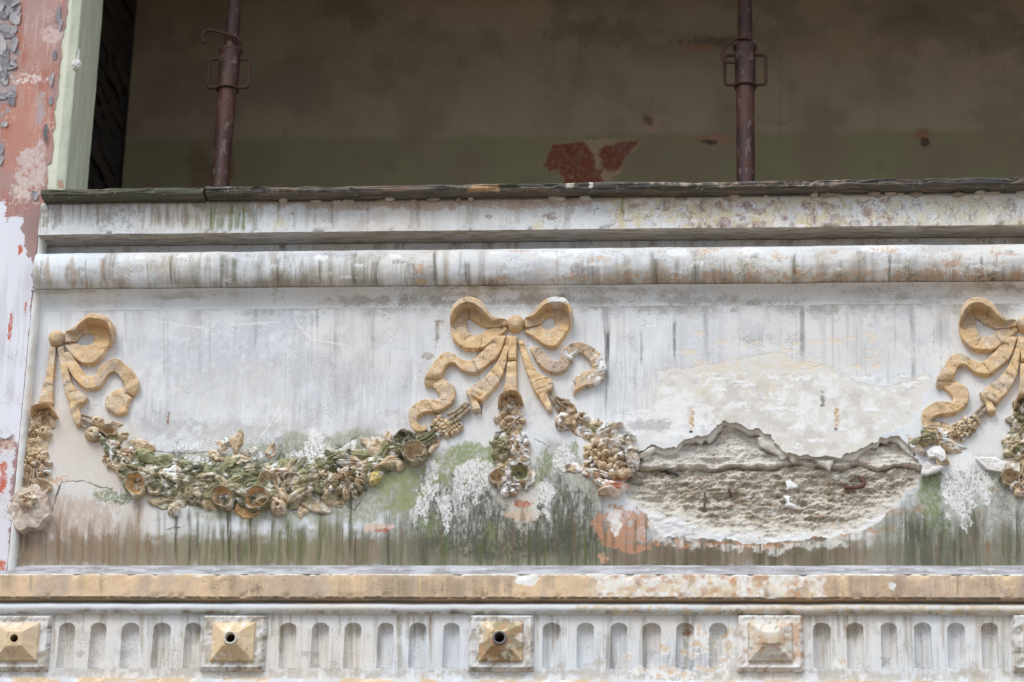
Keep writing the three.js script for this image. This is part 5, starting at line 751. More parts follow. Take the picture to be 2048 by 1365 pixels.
{
  const b = thing('plaster_bow', 'ochre bow above the broken end of the garland, beyond the bare mortar', 'bow', 'ochre bows on the panel');
  leftHalf(b, ochre, sh3);
  const mirror = n => { for (const c of [...b.children]) if (n.includes(c.name) && !c.userData.m) { const g = c.geometry.clone(), p = g.attributes.position; for (let i = 0; i < p.count; i++) p.setX(i, 2 * knot3.x - p.getX(i)); g.computeVertexNormals(); part(c.name, g, ochreMat, b).userData = {}; } };
  mirror(['loop', 'tail', 'tail_end', 'flare']);
}

// ---------- flowers, fruit and leaves of the garlands ----------
const TAN = [[206, 180, 142], 0, 0, 0];
const tan = weather([TAN, [[184, 152, 112], 26, 0.5, 0.8], [[222, 208, 184], 14, 0.58, 0.7], [[116, 92, 64], 8, 0.62, 0.7]]);
const tanChalk = weather([TAN, [[178, 150, 116], 24, 0.48, 0.8], [[232, 230, 226], 16, 0.52, 0.95], [[196, 136, 100], 14, 0.66, 0.6], [[90, 78, 60], 7, 0.6, 0.8]]);
const mossTan = weather([[[184, 164, 128], 0, 0, 0], [[118, 112, 78], 34, 0.5, 0.8], [[74, 70, 52], 9, 0.64, 0.7], [[222, 216, 204], 16, 0.62, 0.85], [[146, 144, 92], 40, 0.6, 0.6]]);
const mossDark = weather([[[130, 126, 92], 0, 0, 0], [[76, 76, 54], 30, 0.48, 0.85], [[176, 162, 130], 26, 0.56, 0.85], [[226, 224, 218], 14, 0.64, 0.85], [[130, 132, 82], 26, 0.58, 0.7], [[58, 56, 44], 5, 0.62, 0.7]]);
const mossBed = weather([[[150, 146, 112], 0, 0, 0], [[104, 106, 70], 46, 0.46, 0.9], [[72, 72, 52], 26, 0.54, 0.85], [[196, 186, 164], 30, 0.6, 0.8], [[228, 228, 226], 12, 0.64, 0.9], [[58, 58, 44], 5, 0.64, 0.7]]);
const mossGreen = weather([[[152, 150, 104], 0, 0, 0], [[116, 122, 76], 20, 0.48, 0.8], [[172, 158, 118], 14, 0.56, 0.8], [[56, 58, 38], 7, 0.62, 0.7]]);
const chalk = weather([[[226, 224, 220], 0, 0, 0], [[190, 170, 142], 16, 0.52, 0.85], [[116, 108, 92], 9, 0.58, 0.8], [[196, 150, 110], 18, 0.66, 0.7]]);
const orangeIn = weather([[[206, 160, 96], 0, 0, 0], [[186, 138, 84], 14, 0.5, 0.7], [[216, 190, 140], 10, 0.58, 0.7], [[140, 112, 78], 6, 0.64, 0.6]]);
const yellowish = weather([[[214, 190, 96], 0, 0, 0], [[196, 178, 130], 12, 0.52, 0.9], [[120, 110, 60], 7, 0.62, 0.7]]);
const plasterMat = new THREE.MeshStandardMaterial({ vertexColors: true, roughness: 0.93, bumpMap: bumpTile, bumpScale: 0.003 });
const PX = 0.00152;
// radial relief: shape(a, r) gives height 0..1 (r is 0 at the middle and 1 at the rim), outline(a) the rim; tilt leans the face
function relief(px, py, r, h, col, shape, outline, o = {}) {
  const { sy = 1, rot = 0, tx = 0, ty = 0, nr = 12, na = 32, z0 = 0, inner, lump = 1 } = o, c = P(px, py, z0 + h * 0.5), R = r * PX, s0 = px * 0.37 + py * 0.11;
  return grid(na, nr + 1, (u, v, i, j) => {
    const a = -u * Math.PI * 2, q = j === 0 ? 1 : 1 - (j - 1) / nr, k = R * outline(a) * q * (1 + (vn(Math.cos(a) * 2 + s0, Math.sin(a) * 2 + s0) - 0.5) * (o.ragged ?? 0.3));
    const lx = Math.cos(a) * k, ly = Math.sin(a) * k * sy, x = Math.cos(rot) * lx - Math.sin(rot) * ly, y = Math.sin(rot) * lx + Math.cos(rot) * ly;
    let z = j === 0 ? -0.006 : z0 + h * shape(a, q) + x * tx + y * ty + (fbm((c.x + x) * 110, (c.y + y) * 110, 3) - 0.5) * 0.007 * (0.4 + 0.6 * lump) + (fbm((c.x + x) * 48, (c.y + y) * 48 + 7, 2) - 0.5) * 0.008 * lump; if (j > 0) z = Math.max(z, 0.001);
    return { p: [c.x + x, c.y + y, z], t: [c.x + x, c.y + y], c: (inner && q < inner[1] ? inner[0] : col)(c.x + x, c.y + y, z) };
  });
}
const round = () => 1, petal = (n, d = 0.2) => a => 1 - d + d * Math.abs(Math.cos(a * n / 2)) * 1.2;
const domeS = (a, r) => Math.sqrt(Math.max(0, 1 - r * r * 0.92));
const cupS = (a, r) => r > 0.84 ? 0.5 + (0.45 + 0.07 * Math.sin(a * 2 + 1)) * Math.sqrt(Math.max(0, 1 - ((r - 0.86) / 0.15) ** 2)) : 0.12 + 0.8 * Math.pow(r / 0.84, 2.6);
const roseS = n => (a, r) => (0.45 + 0.4 * Math.sqrt(Math.max(0, 1 - r * r)) + 0.16 * Math.cos(a * n) * r) - 0.2 * Math.exp(-(((r - 0.5) / 0.08) ** 2)) + 0.3 * Math.exp(-((r / 0.22) ** 2)) - 0.14 * Math.exp(-(((r - 0.27) / 0.06) ** 2));
const starS = n => (a, r) => 0.42 + 0.42 * Math.pow(Math.abs(Math.cos(a * n / 2)), 0.6) * (1 - Math.abs(r - 0.55) * 1.2) + 0.1 * Math.exp(-((r / 0.25) ** 2)) - 0.4 * Math.exp(-((r / 0.12) ** 2)) - 0.25 * r * r;
const leafS = (a, r) => Math.max(0.08, Math.sqrt(Math.max(0, 1 - r * r)) * 0.8 + 0.2 - 0.14 * Math.exp(-((Math.sin(a) * r / 0.12) ** 2))), leafO = a => 1 / Math.pow(Math.pow(Math.abs(Math.cos(a)), 1.4) + Math.pow(Math.abs(Math.sin(a)) / 0.95, 1.4), 1 / 1.4);
const budS = (a, r) => Math.sqrt(Math.max(0, 1 - r * r * 0.95)) - 0.5 * Math.exp(-((r / 0.16) ** 2));
const F = {
  cup: (g, x, y, r, o = {}) => part('cup_flower', relief(x, y, r, o.h ?? r * 0.0013, o.col ?? mossTan, cupS, round, { ty: 0.28, inner: [o.in ?? orangeIn, 0.8], sy: 0.95, ...o }), plasterMat, g),
  rose: (g, x, y, r, o = {}) => part('rose', relief(x, y, r, o.h ?? r * 0.0011, o.col ?? mossTan, roseS(o.n ?? 5), petal(o.n ?? 5, 0.22), { nr: 16, na: 48, ...o }), plasterMat, g),
  star: (g, x, y, r, o = {}) => part('small_flower', relief(x, y, r, o.h ?? r * 0.0019, o.col ?? tan, starS(o.n ?? 5), petal(o.n ?? 5, 0.3), { nr: 12, na: 40, ...o }), plasterMat, g),
  bud: (g, x, y, r, o = {}) => part('bud', relief(x, y, r, o.h ?? r * 0.0018, o.col ?? mossTan, budS, round, { nr: 10, na: 24, ...o }), plasterMat, g),
  berry: (g, x, y, r, o = {}) => part('berry', relief(x, y, r, o.h ?? r * 0.002, o.col ?? tan, domeS, round, { nr: 8, na: 20, ...o }), plasterMat, g),
  leaf: (g, x, y, r, o = {}) => part('leaf', relief(x, y, r * 1.12, o.h ?? 0.014, o.col ?? mossGreen, leafS, leafO, { nr: 9, na: 30, tx: Math.sin(x * 1.7 + y) * 0.28, ty: Math.cos(x + y * 2.3) * 0.28, ragged: 0.75, ...o, sy: Math.max(o.sy ?? 0.5, 0.44) }), plasterMat, g),
};
// stems and lumpy ground of the garland
function stem(g, pts, r, col, h = 0.014) { const v = pts.map(q => P(q[0], q[1], q[2] ?? h)), t = new THREE.TubeGeometry(new THREE.CatmullRomCurve3(v), Math.max(8, pts.length * 8), r, 7); return part('stem', paintV(t, (x, y, z) => col(x, y, z)), plasterMat, g); }

// the cast body that flowers and leaves grow out of, thick in the middle and feathering into the wall
function mound(g, path, wid, h, col) {
  const at = t => { const k = clamp(t) * (path.length - 1), i = Math.min(path.length - 2, Math.floor(k)), f = k - i; return [mix(path[i][0], path[i + 1][0], f), mix(path[i][1], path[i + 1][1], f)]; };
  return part('cast_body', grid(90, 26, (u, v) => { const [x, y] = at(u), q = at(u + 0.01), r = at(u - 0.01), dx = q[0] - r[0], dy = q[1] - r[1], l = Math.hypot(dx, dy) || 1, s = v * 2 - 1, w = wid * (0.7 + 0.6 * vn(u * 9, wid)) * Math.pow(Math.max(0, Math.sin(Math.PI * mix(0.03, 0.97, u))), 0.4), p = P(x - dy / l * s * w, y + dx / l * s * w, h * 0.4), e = Math.pow(Math.max(0, 1 - s * s), 0.4), z = e < 0.05 || u === 0 || u === 1 ? -0.004 : e * h * (0.35 + 0.9 * fbm(p.x * 40, p.y * 40, 4)); return { p: [p.x, p.y, z], t: [p.x, p.y], c: col(p.x, p.y, 0) }; }), plasterMat, g);
}
{ // drop by the pilaster
  const g = thing('flower_drop', 'short tan flower drop ending in a round petalled disc, beside the pilaster', 'flower drop', 'flower drops under the bows');
  const k = { col: tan };
  mound(g, [[92, 822], [80, 850], [72, 885], [66, 925], [66, 960], [56, 990]], 26, 0.007, tan);
  for (const [x, y, r] of [[94, 824, 7], [86, 830, 6], [100, 838, 8], [72, 838, 7]]) F.bud(g, x, y, r, k);
  F.leaf(g, 66, 848, 14, { ...k, rot: 0.9 }); F.leaf(g, 100, 844, 14, { ...k, rot: -1.1 }); F.leaf(g, 78, 846, 14, { ...k, rot: 1.4, h: 0.022 });
  F.star(g, 66, 862, 13, { ...k, n: 4 }); F.bud(g, 87, 864, 14, { ...k, h: 0.034 }); F.leaf(g, 60, 884, 16, { ...k, rot: 0.2 }); F.berry(g, 78, 880, 9, k); F.leaf(g, 52, 896, 15, { ...k, rot: 0.7 });
  for (const [x, y, r, n] of [[52, 910, 15, 5], [78, 908, 15, 4], [56, 928, 17, 5], [84, 926, 18, 4], [84, 944, 14, 5]]) F.star(g, x, y, r, { col: x > 78 ? tanChalk : tan, n });
  stem(g, [[64, 940], [60, 955], [56, 972]], 0.004, tan); stem(g, [[68, 938], [66, 956], [66, 972]], 0.004, tan); stem(g, [[72, 940], [76, 956], [84, 966]], 0.004, tan);
  F.cup(g, 82, 974, 20, { col: tan, in: tan, sy: 0.75 }); F.cup(g, 46, 966, 17, { col: tan, in: tan, sy: 0.6 }); F.cup(g, 32, 984, 15, { col: tan, in: tan });
  const disc = weather([[[194, 176, 158], 0, 0, 0], [[178, 160, 142], 30, 0.5, 0.7], [[222, 212, 202], 18, 0.58, 0.6], [[150, 124, 104], 9, 0.64, 0.6]]);
  part('petal_disc', relief(56, 1016, 44, 0.05, disc, (a, r) => 0.86 - 0.12 * r * r - 0.1 * Math.pow(Math.abs(Math.cos(a * 4)), 6) * r, petal(8, 0.1), { nr: 18, na: 64, rot: 0.5, lump: 0.2 }), plasterMat, g);
  part('rosette', relief(54, 998, 19, 0.026, tan, roseS(5), petal(5, 0.25), { nr: 16, na: 50, z0: 0.042 }), plasterMat, g);
}
function drop(g, ox, oy, cA, cB) {
  const f = (n, x, y, r, o) => F[n](g, x + ox, y + oy, r, o);
  mound(g, [[1020, 800], [1020, 840], [1018, 880], [1018, 920], [1016, 980]].map(q => [q[0] + ox, q[1] + oy]), 24, 0.008, cB);
  for (const [x, y, r] of [[1008, 808, 9], [1020, 800, 8], [1034, 812, 8], [1012, 818, 9]]) f('bud', x, y, r, { col: cA });
  f('leaf', 1020, 814, 13, { col: chalk, rot: 1.3, h: 0.026 }); f('leaf', 1032, 822, 16, { col: cA, rot: -0.9 }); f('leaf', 1024, 818, 14, { col: cA, rot: -1.3 });
  for (const [x, y, r, n] of [[1006, 837, 17, 4], [1034, 841, 16, 5], [1018, 856, 11, 4]]) f('star', x, y, r, { col: n === 5 ? cB : cA, n });
  stem(g, [[1020 + ox, 856 + oy], [1014 + ox, 870 + oy]], 0.004, mossTan); stem(g, [[1012 + ox, 862 + oy], [990 + ox, 866 + oy]], 0.003, mossTan, 0.006);
  f('rose', 1004, 898, 22, { col: mossTan, h: 0.032 }); f('star', 992, 882, 12, { col: mossTan, n: 4 }); f('berry', 1008, 880, 8, { col: mossDark }); f('rose', 1036, 886, 22, { col: cB, h: 0.034, n: 6 }); f('star', 1046, 900, 14, { col: cB }); f('leaf', 1040, 916, 20, { col: tanChalk, rot: -0.4 });
  f('bud', 1016, 924, 8, { col: tan }); f('bud', 1022, 930, 7, { col: tanChalk }); f('berry', 1000, 934, 8, { col: tanChalk });
  f('cup', 1040, 946, 22, { col: cB, in: mossGreen, h: 0.036 }); f('cup', 996, 956, 20, { col: cB, in: tan, h: 0.032, sy: 0.8 }); f('rose', 1018, 972, 21, { col: tanChalk, h: 0.028, n: 6 }); f('leaf', 1058, 962, 18, { col: tanChalk, rot: 1.2, h: 0.01 });
}
drop(thing('flower_drop', 'chalky flower drop hanging from the two-looped bow above the black stains', 'flower drop', 'flower drops under the bows'), 0, 0, tan, tanChalk);
drop(thing('flower_drop', 'mossy flower drop under the bow beyond the bare mortar', 'flower drop', 'flower drops under the bows'), 1026, 0, mossTan, mossTan);

{ // the whole garland
  const g = thing('garland', 'mossy flower and fruit garland swagging between the half bow and the two-looped bow', 'garland');
  const path = [[170, 842], [200, 868], [222, 905], [255, 935], [310, 955], [380, 968], [450, 974], [520, 976], [590, 972], [650, 958], [710, 946], [760, 925], [805, 895], [850, 880], [895, 855], [920, 838]];
  const at = t => { const k = clamp(t) * (path.length - 1), i = Math.min(path.length - 2, Math.floor(k)), f = k - i; return [mix(path[i][0], path[i + 1][0], f), mix(path[i][1], path[i + 1][1], f)]; };
  part('garland_ground', grid(330, 46, (u, v) => { const [x, y] = at(0.06 + u * 0.86), w = 14 + 40 * Math.pow(Math.sin(Math.PI * clamp(u * 1.02)), 0.8) * (0.75 + 0.5 * vn(u * 22, 3)), s = v * 2 - 1, p = P(x + (vn(u * 40, v * 6) - 0.5) * 6, y - s * w * 0.8 - 6 * Math.sin(Math.PI * u), 0.008), e = Math.sqrt(Math.max(0, 1 - s * s)), z = e < 0.02 ? -0.004 : Math.pow(e, 0.8) * (0.006 + 0.03 * fbm(p.x * 20, p.y * 34, 3) * ss(0.75, -0.4, s)) + (fbm(p.x * 90, p.y * 90, 3) - 0.5) * 0.004; return { p: [p.x, p.y, z], t: [p.x, p.y], c: mossBed(p.x, p.y, 0) }; }), plasterMat, g);
  // left end
  for (const q of [[[160, 836], [172, 842], [190, 850]], [[164, 830], [182, 836], [204, 842]], [[158, 838], [164, 850], [172, 856]]]) stem(g, q, 0.0045, tan);
  F.bud(g, 193, 843, 14, { col: tan, sy: 0.75, rot: -0.4 }); F.cup(g, 216, 862, 18, { col: tan, in: tan, sy: 0.6, rot: -0.3, h: 0.032 }); F.bud(g, 184, 866, 16, { col: tan, h: 0.034 }); F.berry(g, 201, 875, 8, { col: tan }); F.leaf(g, 228, 848, 13, { col: tan, rot: -0.1 }); F.leaf(g, 244, 872, 14, { col: tan, rot: 0.3 });
  F.leaf(g, 222, 886, 18, { col: tanChalk, rot: -0.6, sy: 0.7 }); F.leaf(g, 232, 880, 14, { col: mossGreen, rot: -0.2 });
  for (const [x, y, r, c] of [[223, 902, 13, tanChalk], [240, 909, 13, tan], [224, 925, 14, tan], [240, 930, 14, tan], [213, 915, 11, tan], [258, 906, 13, tanChalk], [252, 920, 10, mossTan]]) F.star(g, x, y, r, { col: c, n: 5 });
  F.leaf(g, 285, 892, 26, { col: tan, rot: -0.35, sy: 0.55, h: 0.008 }); F.leaf(g, 290, 908, 24, { col: mossGreen, rot: -0.5, sy: 0.5 });
  F.leaf(g, 322, 928, 34, { col: mossGreen, rot: -0.2, sy: 0.55, h: 0.012 }); F.cup(g, 258, 946, 24, { col: tan, in: mossDark, sy: 0.55, rot: -0.1, h: 0.034 }); F.leaf(g, 284, 938, 26, { col: mossDark, rot: 0.1 });
  F.cup(g, 272, 970, 24, { h: 0.042, in: orangeIn }); F.cup(g, 309, 970, 20, { sy: 1.1, h: 0.032, in: tan }); F.rose(g, 336, 960, 20, { h: 0.034 }); F.leaf(g, 350, 948, 40, { col: tanChalk, rot: -0.05, sy: 0.2, h: 0.03 });
  F.bud(g, 350, 980, 15, { h: 0.026 }); F.rose(g, 366, 980, 18, { h: 0.03, n: 6 }); F.bud(g, 378, 984, 13, { h: 0.034 }); F.leaf(g, 396, 976, 32, { col: mossTan, rot: 0.05, sy: 0.28, h: 0.032 }); F.leaf(g, 398, 986, 30, { col: mossTan, rot: -0.1, sy: 0.3, h: 0.028 });
  F.berry(g, 346, 1018, 13, { col: mossTan, sy: 1.15 }); F.leaf(g, 358, 1000, 26, { col: mossTan, rot: 0.1, sy: 0.5 }); F.leaf(g, 324, 1006, 24, { col: mossTan, rot: -0.2, sy: 0.5, h: 0.006 });
  F.cup(g, 446, 996, 23, { h: 0.046, in: orangeIn }); F.cup(g, 514, 998, 27, { h: 0.046, in: orangeIn }); F.cup(g, 496, 1018, 26, { h: 0.012, col: orangeIn, in: orangeIn, sy: 0.7 }); F.leaf(g, 446, 968, 24, { col: mossTan, rot: -0.9, h: 0.036 }); F.bud(g, 422, 972, 13, {}); F.bud(g, 500, 972, 10, { col: chalk });
  F.cup(g, 538, 970, 22, { h: 0.034, in: tan, rot: 0.5, sy: 1.2 }); F.bud(g, 556, 1012, 18, { col: tan, h: 0.036, sy: 0.85, rot: -0.5 }); F.leaf(g, 548, 1004, 18, { col: tan, rot: -0.5, h: 0.03 });
  F.star(g, 534, 943, 17, { col: tanChalk, h: 0.036, sy: 0.7 }); F.leaf(g, 566, 948, 26, { col: tanChalk, rot: -0.1, sy: 0.4, h: 0.034 }); F.cup(g, 584, 960, 19, { col: chalk, in: mossDark, sy: 0.7, h: 0.04 }); F.leaf(g, 572, 976, 28, { col: mossDark, rot: 0.5, h: 0.03 });
  F.leaf(g, 605, 988, 34, { col: mossTan, rot: 0.6, sy: 0.36, h: 0.036 }); F.leaf(g, 590, 1008, 20, { col: mossTan, rot: -0.1, h: 0.012 }); F.leaf(g, 606, 1018, 22, { col: tan, rot: 1.2, sy: 0.5, h: 0.01 }); F.leaf(g, 628, 1010, 26, { col: mossTan, rot: -0.4, sy: 0.6, h: 0.012 });
  F.rose(g, 643, 952, 24, { h: 0.032, n: 6 }); F.leaf(g, 620, 966, 26, { col: mossTan, rot: 0.2, sy: 0.3, h: 0.03 }); F.bud(g, 668, 938, 11, { col: mossDark, h: 0.04 });
  // big daisy
  { for (let k = 0; k < 11; k++) { const a = k / 11 * Math.PI * 2; F.leaf(g, 696 + Math.cos(a) * 21, 962 + Math.sin(a) * 20, 15, { col: k % 3 ? mossTan : tan, rot: -a, h: 0.036, sy: 0.55 }); } F.rose(g, 692, 958, 15, { h: 0.05, n: 6 }); F.bud(g, 688, 954, 9, { h: 0.058, col: tan }); F.bud(g, 702, 944, 10, { h: 0.048 }); F.bud(g, 720, 954, 12, { h: 0.044 }); }
  F.leaf(g, 704, 926, 30, { col: tanChalk, rot: 0.05, sy: 0.26, h: 0.034 }); F.leaf(g, 722, 938, 24, { col: tanChalk, rot: 0.1, sy: 0.3, h: 0.03 }); F.leaf(g, 752, 950, 20, { col: yellowish, rot: 0.9, sy: 0.5, h: 0.026 }); F.leaf(g, 716, 908, 22, { col: mossGreen, rot: -0.2, h: 0.02 });
  F.leaf(g, 748, 894, 24, { col: tan, rot: -0.5, sy: 0.6, h: 0.01 }); F.leaf(g, 773, 882, 18, { col: tan, rot: 1.2, sy: 0.55, h: 0.014 }); F.leaf(g, 766, 910, 20, { col: mossGreen, rot: 1.1, h: 0.02 }); F.leaf(g, 780, 922, 26, { col: tan, rot: 0.5, sy: 0.34, h: 0.03 }); F.leaf(g, 780, 930, 22, { col: mossDark, rot: 0.6, sy: 0.3, h: 0.026 }); F.berry(g, 798, 930, 10, { col: tan, sy: 1.2 });
  F.cup(g, 808, 880, 22, { col: mossTan, in: mossDark, h: 0.04, sy: 0.8, rot: 0.3 }); F.cup(g, 828, 906, 25, { col: mossTan, in: tan, h: 0.05, sy: 0.85, rot: 0.4 }); F.leaf(g, 800, 900, 26, { col: mossTan, rot: 0.2, sy: 0.35, h: 0.03 }); F.bud(g, 836, 918, 9, { h: 0.044 });
  for (const q of [[[822, 888], [850, 876], [868, 864]], [[830, 892], [856, 882], [872, 870]], [[836, 876], [852, 870], [864, 862]]]) stem(g, q, 0.005, mossGreen, 0.02);
  // right end cluster
  for (const [x, y, r, c] of [[878, 842, 14, tan], [892, 850, 14, tan], [880, 858, 13, tan], [908, 848, 15, mossTan], [894, 864, 12, tan], [914, 856, 12, tan], [870, 852, 10, mossTan], [904, 862, 10, tan]]) F.star(g, x, y, r, { col: c, n: 4, h: 0.026 });
  F.leaf(g, 870, 888, 20, { col: tan, rot: 1.2, sy: 0.5, h: 0.008 });
  for (const q of [[[900, 838], [920, 824], [938, 808]], [[908, 844], [926, 830], [940, 818]], [[894, 830], [912, 822], [932, 806]]]) stem(g, q, 0.0055, tan, 0.016);
  for (const [x, y, r, rot, sy, h, c] of [[300, 952, 30, -0.3, 0.5, 0.03, mossTan], [330, 944, 34, 0.1, 0.45, 0.026, mossDark], [372, 962, 36, -0.1, 0.45, 0.03, mossTan], [420, 984, 24, 0.6, 0.6, 0.03, mossTan], [470, 980, 28, -0.5, 0.55, 0.034, mossTan], [486, 958, 34, 0.1, 0.45, 0.026, mossDark], [540, 990, 26, 0.4, 0.6, 0.03, mossTan], [598, 972, 36, 0.25, 0.5, 0.034, mossTan], [630, 976, 30, -0.3, 0.5, 0.03, mossDark], [658, 968, 26, 0.8, 0.5, 0.034, mossTan], [736, 930, 32, 0.3, 0.45, 0.03, mossTan], [650, 936, 30, 0.3, 0.5, 0.026, mossDark], [566, 985, 22, -0.9, 0.6, 0.03, tan], [396, 1000, 24, 0.2, 0.5, 0.018, mossTan], [664, 1000, 26, -0.3, 0.55, 0.012, mossTan], [420, 1006, 22, -0.4, 0.55, 0.014, tan]]) F.leaf(g, x, y, r, { col: c, rot, sy, h });
  // leaves higher up and scattered small growth
  for (const [x, y, r, rot, c] of [[446, 888, 14, 1, chalk], [474, 882, 22, 1.4, tan], [444, 896, 16, -0.8, tanChalk], [432, 912, 18, -0.6, tan], [480, 918, 18, 0.1, tan], [540, 902, 18, 1.2, tanChalk], [496, 905, 14, 0.3, chalk], [452, 930, 26, 0.5, mossGreen], [420, 942, 30, 0.4, mossGreen], [590, 930, 26, 0.9, mossTan], [566, 930, 24, 0.2, mossGreen], [650, 920, 30, 0.5, mossDark], [676, 912, 24, 0.5, mossDark], [626, 934, 22, -0.2, mossDark], [506, 940, 26, 0.1, mossDark], [478, 950, 26, -0.2, mossDark], [386, 944, 28, 0.3, mossDark], [360, 930, 24, -0.3, mossDark], [405, 960, 26, 0.1, mossTan], [470, 962, 22, 0.4, mossTan], [552, 960, 20, -0.4, mossDark], [612, 950, 22, 0.3, mossTan]]) F.leaf(g, x, y, r, { col: c, rot, sy: 0.55, h: c === mossDark || c === mossTan ? 0.026 : 0.009 });
  for (let k = 0; k < 26; k++) { const t = rr(0.2, 0.76), [x, y] = at(t), d = rr(-14, 24), c = [mossDark, mossDark, mossTan, tanChalk][Math.floor(rnd() * 4)]; rnd() < 0.45 ? F.leaf(g, x, y + d, rr(14, 26), { col: c, rot: rr(-1.2, 1.2), sy: rr(0.5, 0.8), h: rr(0.014, 0.032) }) : rnd() < 0.5 ? F.star(g, x, y + d, rr(10, 16), { col: c, n: 4 + Math.floor(rnd() * 3), h: rr(0.018, 0.034) }) : F.berry(g, x, y + d, rr(6, 10), { col: c }); }
}
{ // stub of the fallen garland under the two-looped bow
  const g = thing('garland_stub', 'chalky broken stub of the fallen garland, beside the bare mortar', 'garland stub', 'stubs of the fallen garland');
  mound(g, [[1112, 800], [1150, 838], [1186, 866], [1216, 900], [1238, 940]], 24, 0.009, tanChalk);
  for (const q of [[[1100, 786], [1118, 798], [1140, 802]], [[1104, 790], [1118, 806], [1132, 818]], [[1102, 796], [1112, 812], [1120, 822]]]) stem(g, q, 0.0045, tan);
  F.cup(g, 1136, 815, 16, { col: tan, in: tan, sy: 0.65, rot: -0.3 }); F.bud(g, 1126, 842, 18, { col: tanChalk, h: 0.036 }); F.bud(g, 1164, 836, 17, { col: tanChalk, h: 0.034, sy: 0.75 }); F.berry(g, 1150, 848, 8, { col: tan }); F.leaf(g, 1186, 846, 18, { col: tan, rot: 0.3 });
  F.leaf(g, 1174, 866, 20, { col: tanChalk, rot: -0.7, sy: 0.6 }); F.leaf(g, 1190, 860, 16, { col: mossGreen, rot: -0.4 });
  for (const [x, y, r, c, n] of [[1182, 902, 18, tan, 5], [1200, 918, 16, tan, 4], [1220, 874, 24, chalk, 5], [1248, 900, 26, chalk, 6], [1228, 926, 20, tan, 5], [1254, 934, 16, tanChalk, 5], [1184, 926, 15, tanChalk, 4], [1256, 872, 14, chalk, 4]]) F.star(g, x, y, r, { col: c, n, h: rr(0.03, 0.046) });
  F.leaf(g, 1214, 860, 24, { col: chalk, rot: 0.4, sy: 0.6, h: 0.03 }); F.leaf(g, 1262, 912, 26, { col: chalk, rot: -1.1, sy: 0.45, h: 0.03 }); F.leaf(g, 1236, 886, 20, { col: chalk, rot: -0.5, sy: 0.5, h: 0.05 });
  for (const [x, y, r] of [[1204, 894, 10], [1212, 908, 11], [1206, 932, 10], [1240, 914, 10], [1226, 948, 11], [1194, 886, 9]]) F.berry(g, x, y, r, { col: x > 1220 ? tanChalk : tan, h: rr(0.034, 0.046) });
  F.leaf(g, 1178, 940, 18, { col: tanChalk, rot: 1.1, sy: 0.6, h: 0.014 }); F.leaf(g, 1196, 948, 24, { col: chalk, rot: -0.25, sy: 0.4, h: 0.034 }); F.leaf(g, 1240, 948, 22, { col: tan, rot: 0.3, sy: 0.4, h: 0.026 }); F.leaf(g, 1144, 936, 24, { col: tanChalk, rot: 0, sy: 0.3, h: 0.008 });
  const redT = weather([[[206, 178, 150], 0, 0, 0], [[186, 112, 78], 26, 0.46, 0.95], [[226, 216, 204], 12, 0.6, 0.9]]);
  F.leaf(g, 1226, 974, 26, { col: redT, rot: 0.15, sy: 0.6, h: 0.048 }); F.leaf(g, 1206, 966, 20, { col: tanChalk, rot: -0.5, sy: 0.5, h: 0.036 });
}
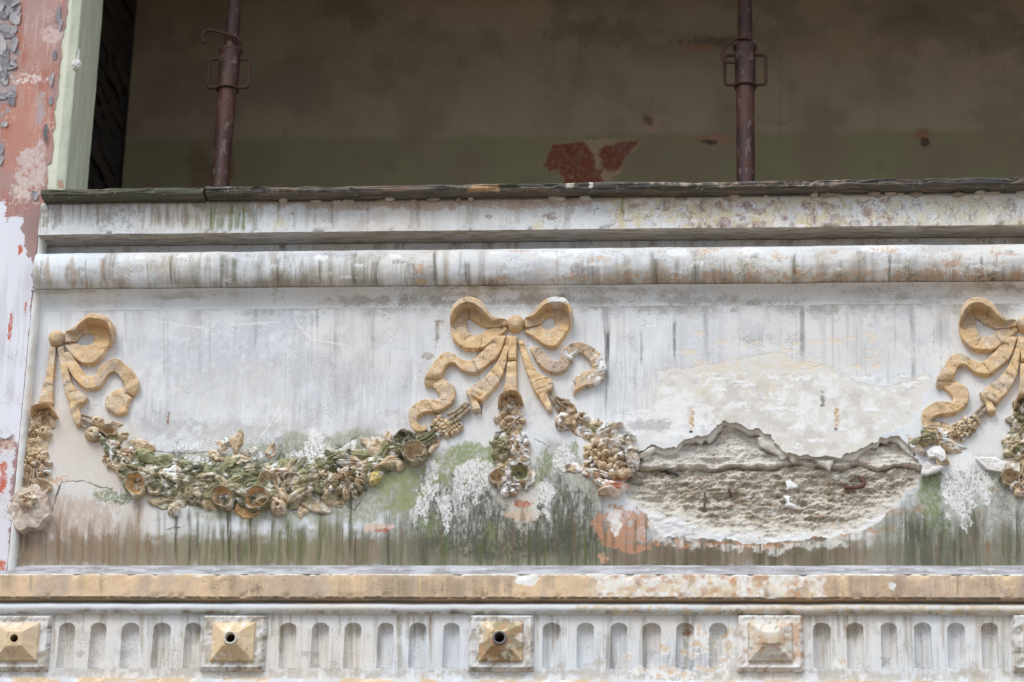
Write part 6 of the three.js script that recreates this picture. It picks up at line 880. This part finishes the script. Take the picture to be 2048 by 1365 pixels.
{ // rubble and stub at the other end
  const g = thing('garland_stub', 'shattered stub of the fallen garland under the farther bow, with white chips', 'garland stub', 'stubs of the fallen garland');
  mound(g, [[1952, 836], [1926, 856], [1890, 868], [1850, 884]], 16, 0.008, tanChalk);
  for (const [x, y, r, c, n] of [[1932, 846, 14, tan, 4], [1918, 854, 13, tan, 5], [1940, 858, 12, tan, 4], [1924, 868, 13, tanChalk, 4], [1950, 842, 12, tan, 4], [1908, 864, 11, tanChalk, 5]]) F.star(g, x, y, r, { col: c, n, h: 0.03 });
  for (const q of [[[1942, 836], [1958, 822], [1970, 808]], [[1950, 842], [1964, 828], [1974, 816]]]) stem(g, q, 0.0055, tan, 0.016);
  F.leaf(g, 1880, 856, 30, { col: tanChalk, rot: -0.1, sy: 0.3, h: 0.018 }); F.leaf(g, 1852, 878, 24, { col: mossTan, rot: 0.2, sy: 0.5, h: 0.036 }); F.leaf(g, 1866, 872, 20, { col: mossTan, rot: -0.5, sy: 0.4, h: 0.03 }); F.leaf(g, 1896, 872, 24, { col: tanChalk, rot: 0.3, sy: 0.4, h: 0.026 });
  F.leaf(g, 1834, 892, 22, { col: chalk, rot: -0.9, sy: 0.4, h: 0.02 }); F.leaf(g, 1904, 890, 26, { col: tanChalk, rot: -0.3, sy: 0.5, h: 0.02 });
  const chunk = (name, pts, z, th, col) => { const v = pts.map(q => P(q[0], q[1], z)), c = v.reduce((a, b) => a.add(b), new THREE.Vector3()).multiplyScalar(1 / v.length); const n = v.length;
    const gg = grid(n, 3, (u, w, i, j) => { const q = v[i % n], k = [0, 0, 0.35, 1][j], x = mix(q.x, c.x, k), y = mix(q.y, c.y, k); return { p: [x, y, j === 0 ? z - th : z + (fbm(x * 90, y * 90, 3) - 0.4) * 0.012], t: [x, y], c: col(x, y) }; }); part(name, gg.toNonIndexed(), plasterMat, g).geometry.computeVertexNormals(); };
  const white = weather([[[234, 232, 230], 0, 0, 0], [[206, 196, 180], 14, 0.6, 0.7]]);
  chunk('plaster_chip', [[1858, 914], [1854, 902], [1866, 894], [1880, 892], [1890, 902], [1892, 918], [1884, 922], [1872, 912]], 0.026, 0.02, white); chunk('plaster_chip', [[1842, 948], [1846, 930], [1856, 924], [1868, 930], [1888, 934], [1874, 942], [1856, 948]], 0.03, 0.022, white);
  chunk('plaster_chip', [[1952, 916], [1990, 914], [2014, 926], [2004, 944], [1976, 938]], 0.016, 0.02, white); chunk('plaster_chip', [[1990, 920], [2040, 916], [2040, 950], [2010, 946]], 0.01, 0.014, chalk); chunk('plaster_chip', [[1868, 910], [1892, 906], [1900, 926], [1876, 930]], 0.014, 0.02, tan);
}
{ // loose bits hanging in the broken place
  const white = weather([[[206, 200, 190], 0, 0, 0], [[178, 168, 154], 14, 0.52, 0.8]]), pure = weather([[[240, 240, 244], 0, 0, 0], [[226, 226, 230], 16, 0.55, 0.7]]);
  const flap = (pts, z, curl, col, label) => { const v = pts.map(q => P(...r5(q[0], q[1]), z)), c = v.reduce((a, b) => a.clone().add(b), new THREE.Vector3()).multiplyScalar(1 / v.length), n = v.length;
    const gg = grid(n, 6, (u, w, i, j) => { const q = v[i % n], k = j === 0 ? 0 : (j - 1) / 5, x = mix(q.x, c.x, k), y = mix(q.y, c.y, k); return { p: [x, y, j === 0 ? z - 0.006 : z + curl * (1 - (1 - k) ** 2) + (fbm(x * 90, y * 90, 2) - 0.5) * 0.005], t: [x, y], c: col(x, y) }; }); single('plaster_flap', gg, plasterMat, label, 'plaster flap'); };
  flap([[955, 215], [985, 205], [1020, 222], [1060, 262], [1120, 320], [1110, 338], [1060, 310], [1000, 285], [960, 262]], -0.014, 0.005, white, 'rounded plaster flap curling from the crest of the broken edge');
  flap([[1275, 335], [1340, 340], [1388, 342], [1376, 375], [1364, 408], [1345, 392], [1300, 366]], -0.01, 0.004, white, 'pointed plaster flap hanging below the sagging broken edge');
  flap([[1135, 325], [1160, 316], [1186, 325], [1180, 345], [1156, 362], [1140, 345]], -0.016, 0.004, white, 'small round plaster flap between the two larger flaps');
  flap([[1110, 462], [1140, 458], [1184, 488], [1176, 502], [1140, 506], [1112, 514], [1122, 492]], -0.026, 0.003, pure, 'white plaster chip beside the hook in the bare mortar');
  flap([[1100, 546], [1138, 546], [1134, 582], [1176, 604], [1170, 616], [1104, 600], [1122, 584]], -0.02, 0.003, pure, 'white splayed chip low in the bare mortar');
  flap([[255, 318], [300, 290], [356, 262], [378, 270], [360, 300], [310, 325], [270, 336]], -0.008, 0.007, weather([[[214, 208, 196], 0, 0, 0], [[150, 138, 118], 12, 0.55, 0.8]]), 'rolled plaster crust next to the chalky garland stub');
}
renderer.render(scene, camera);
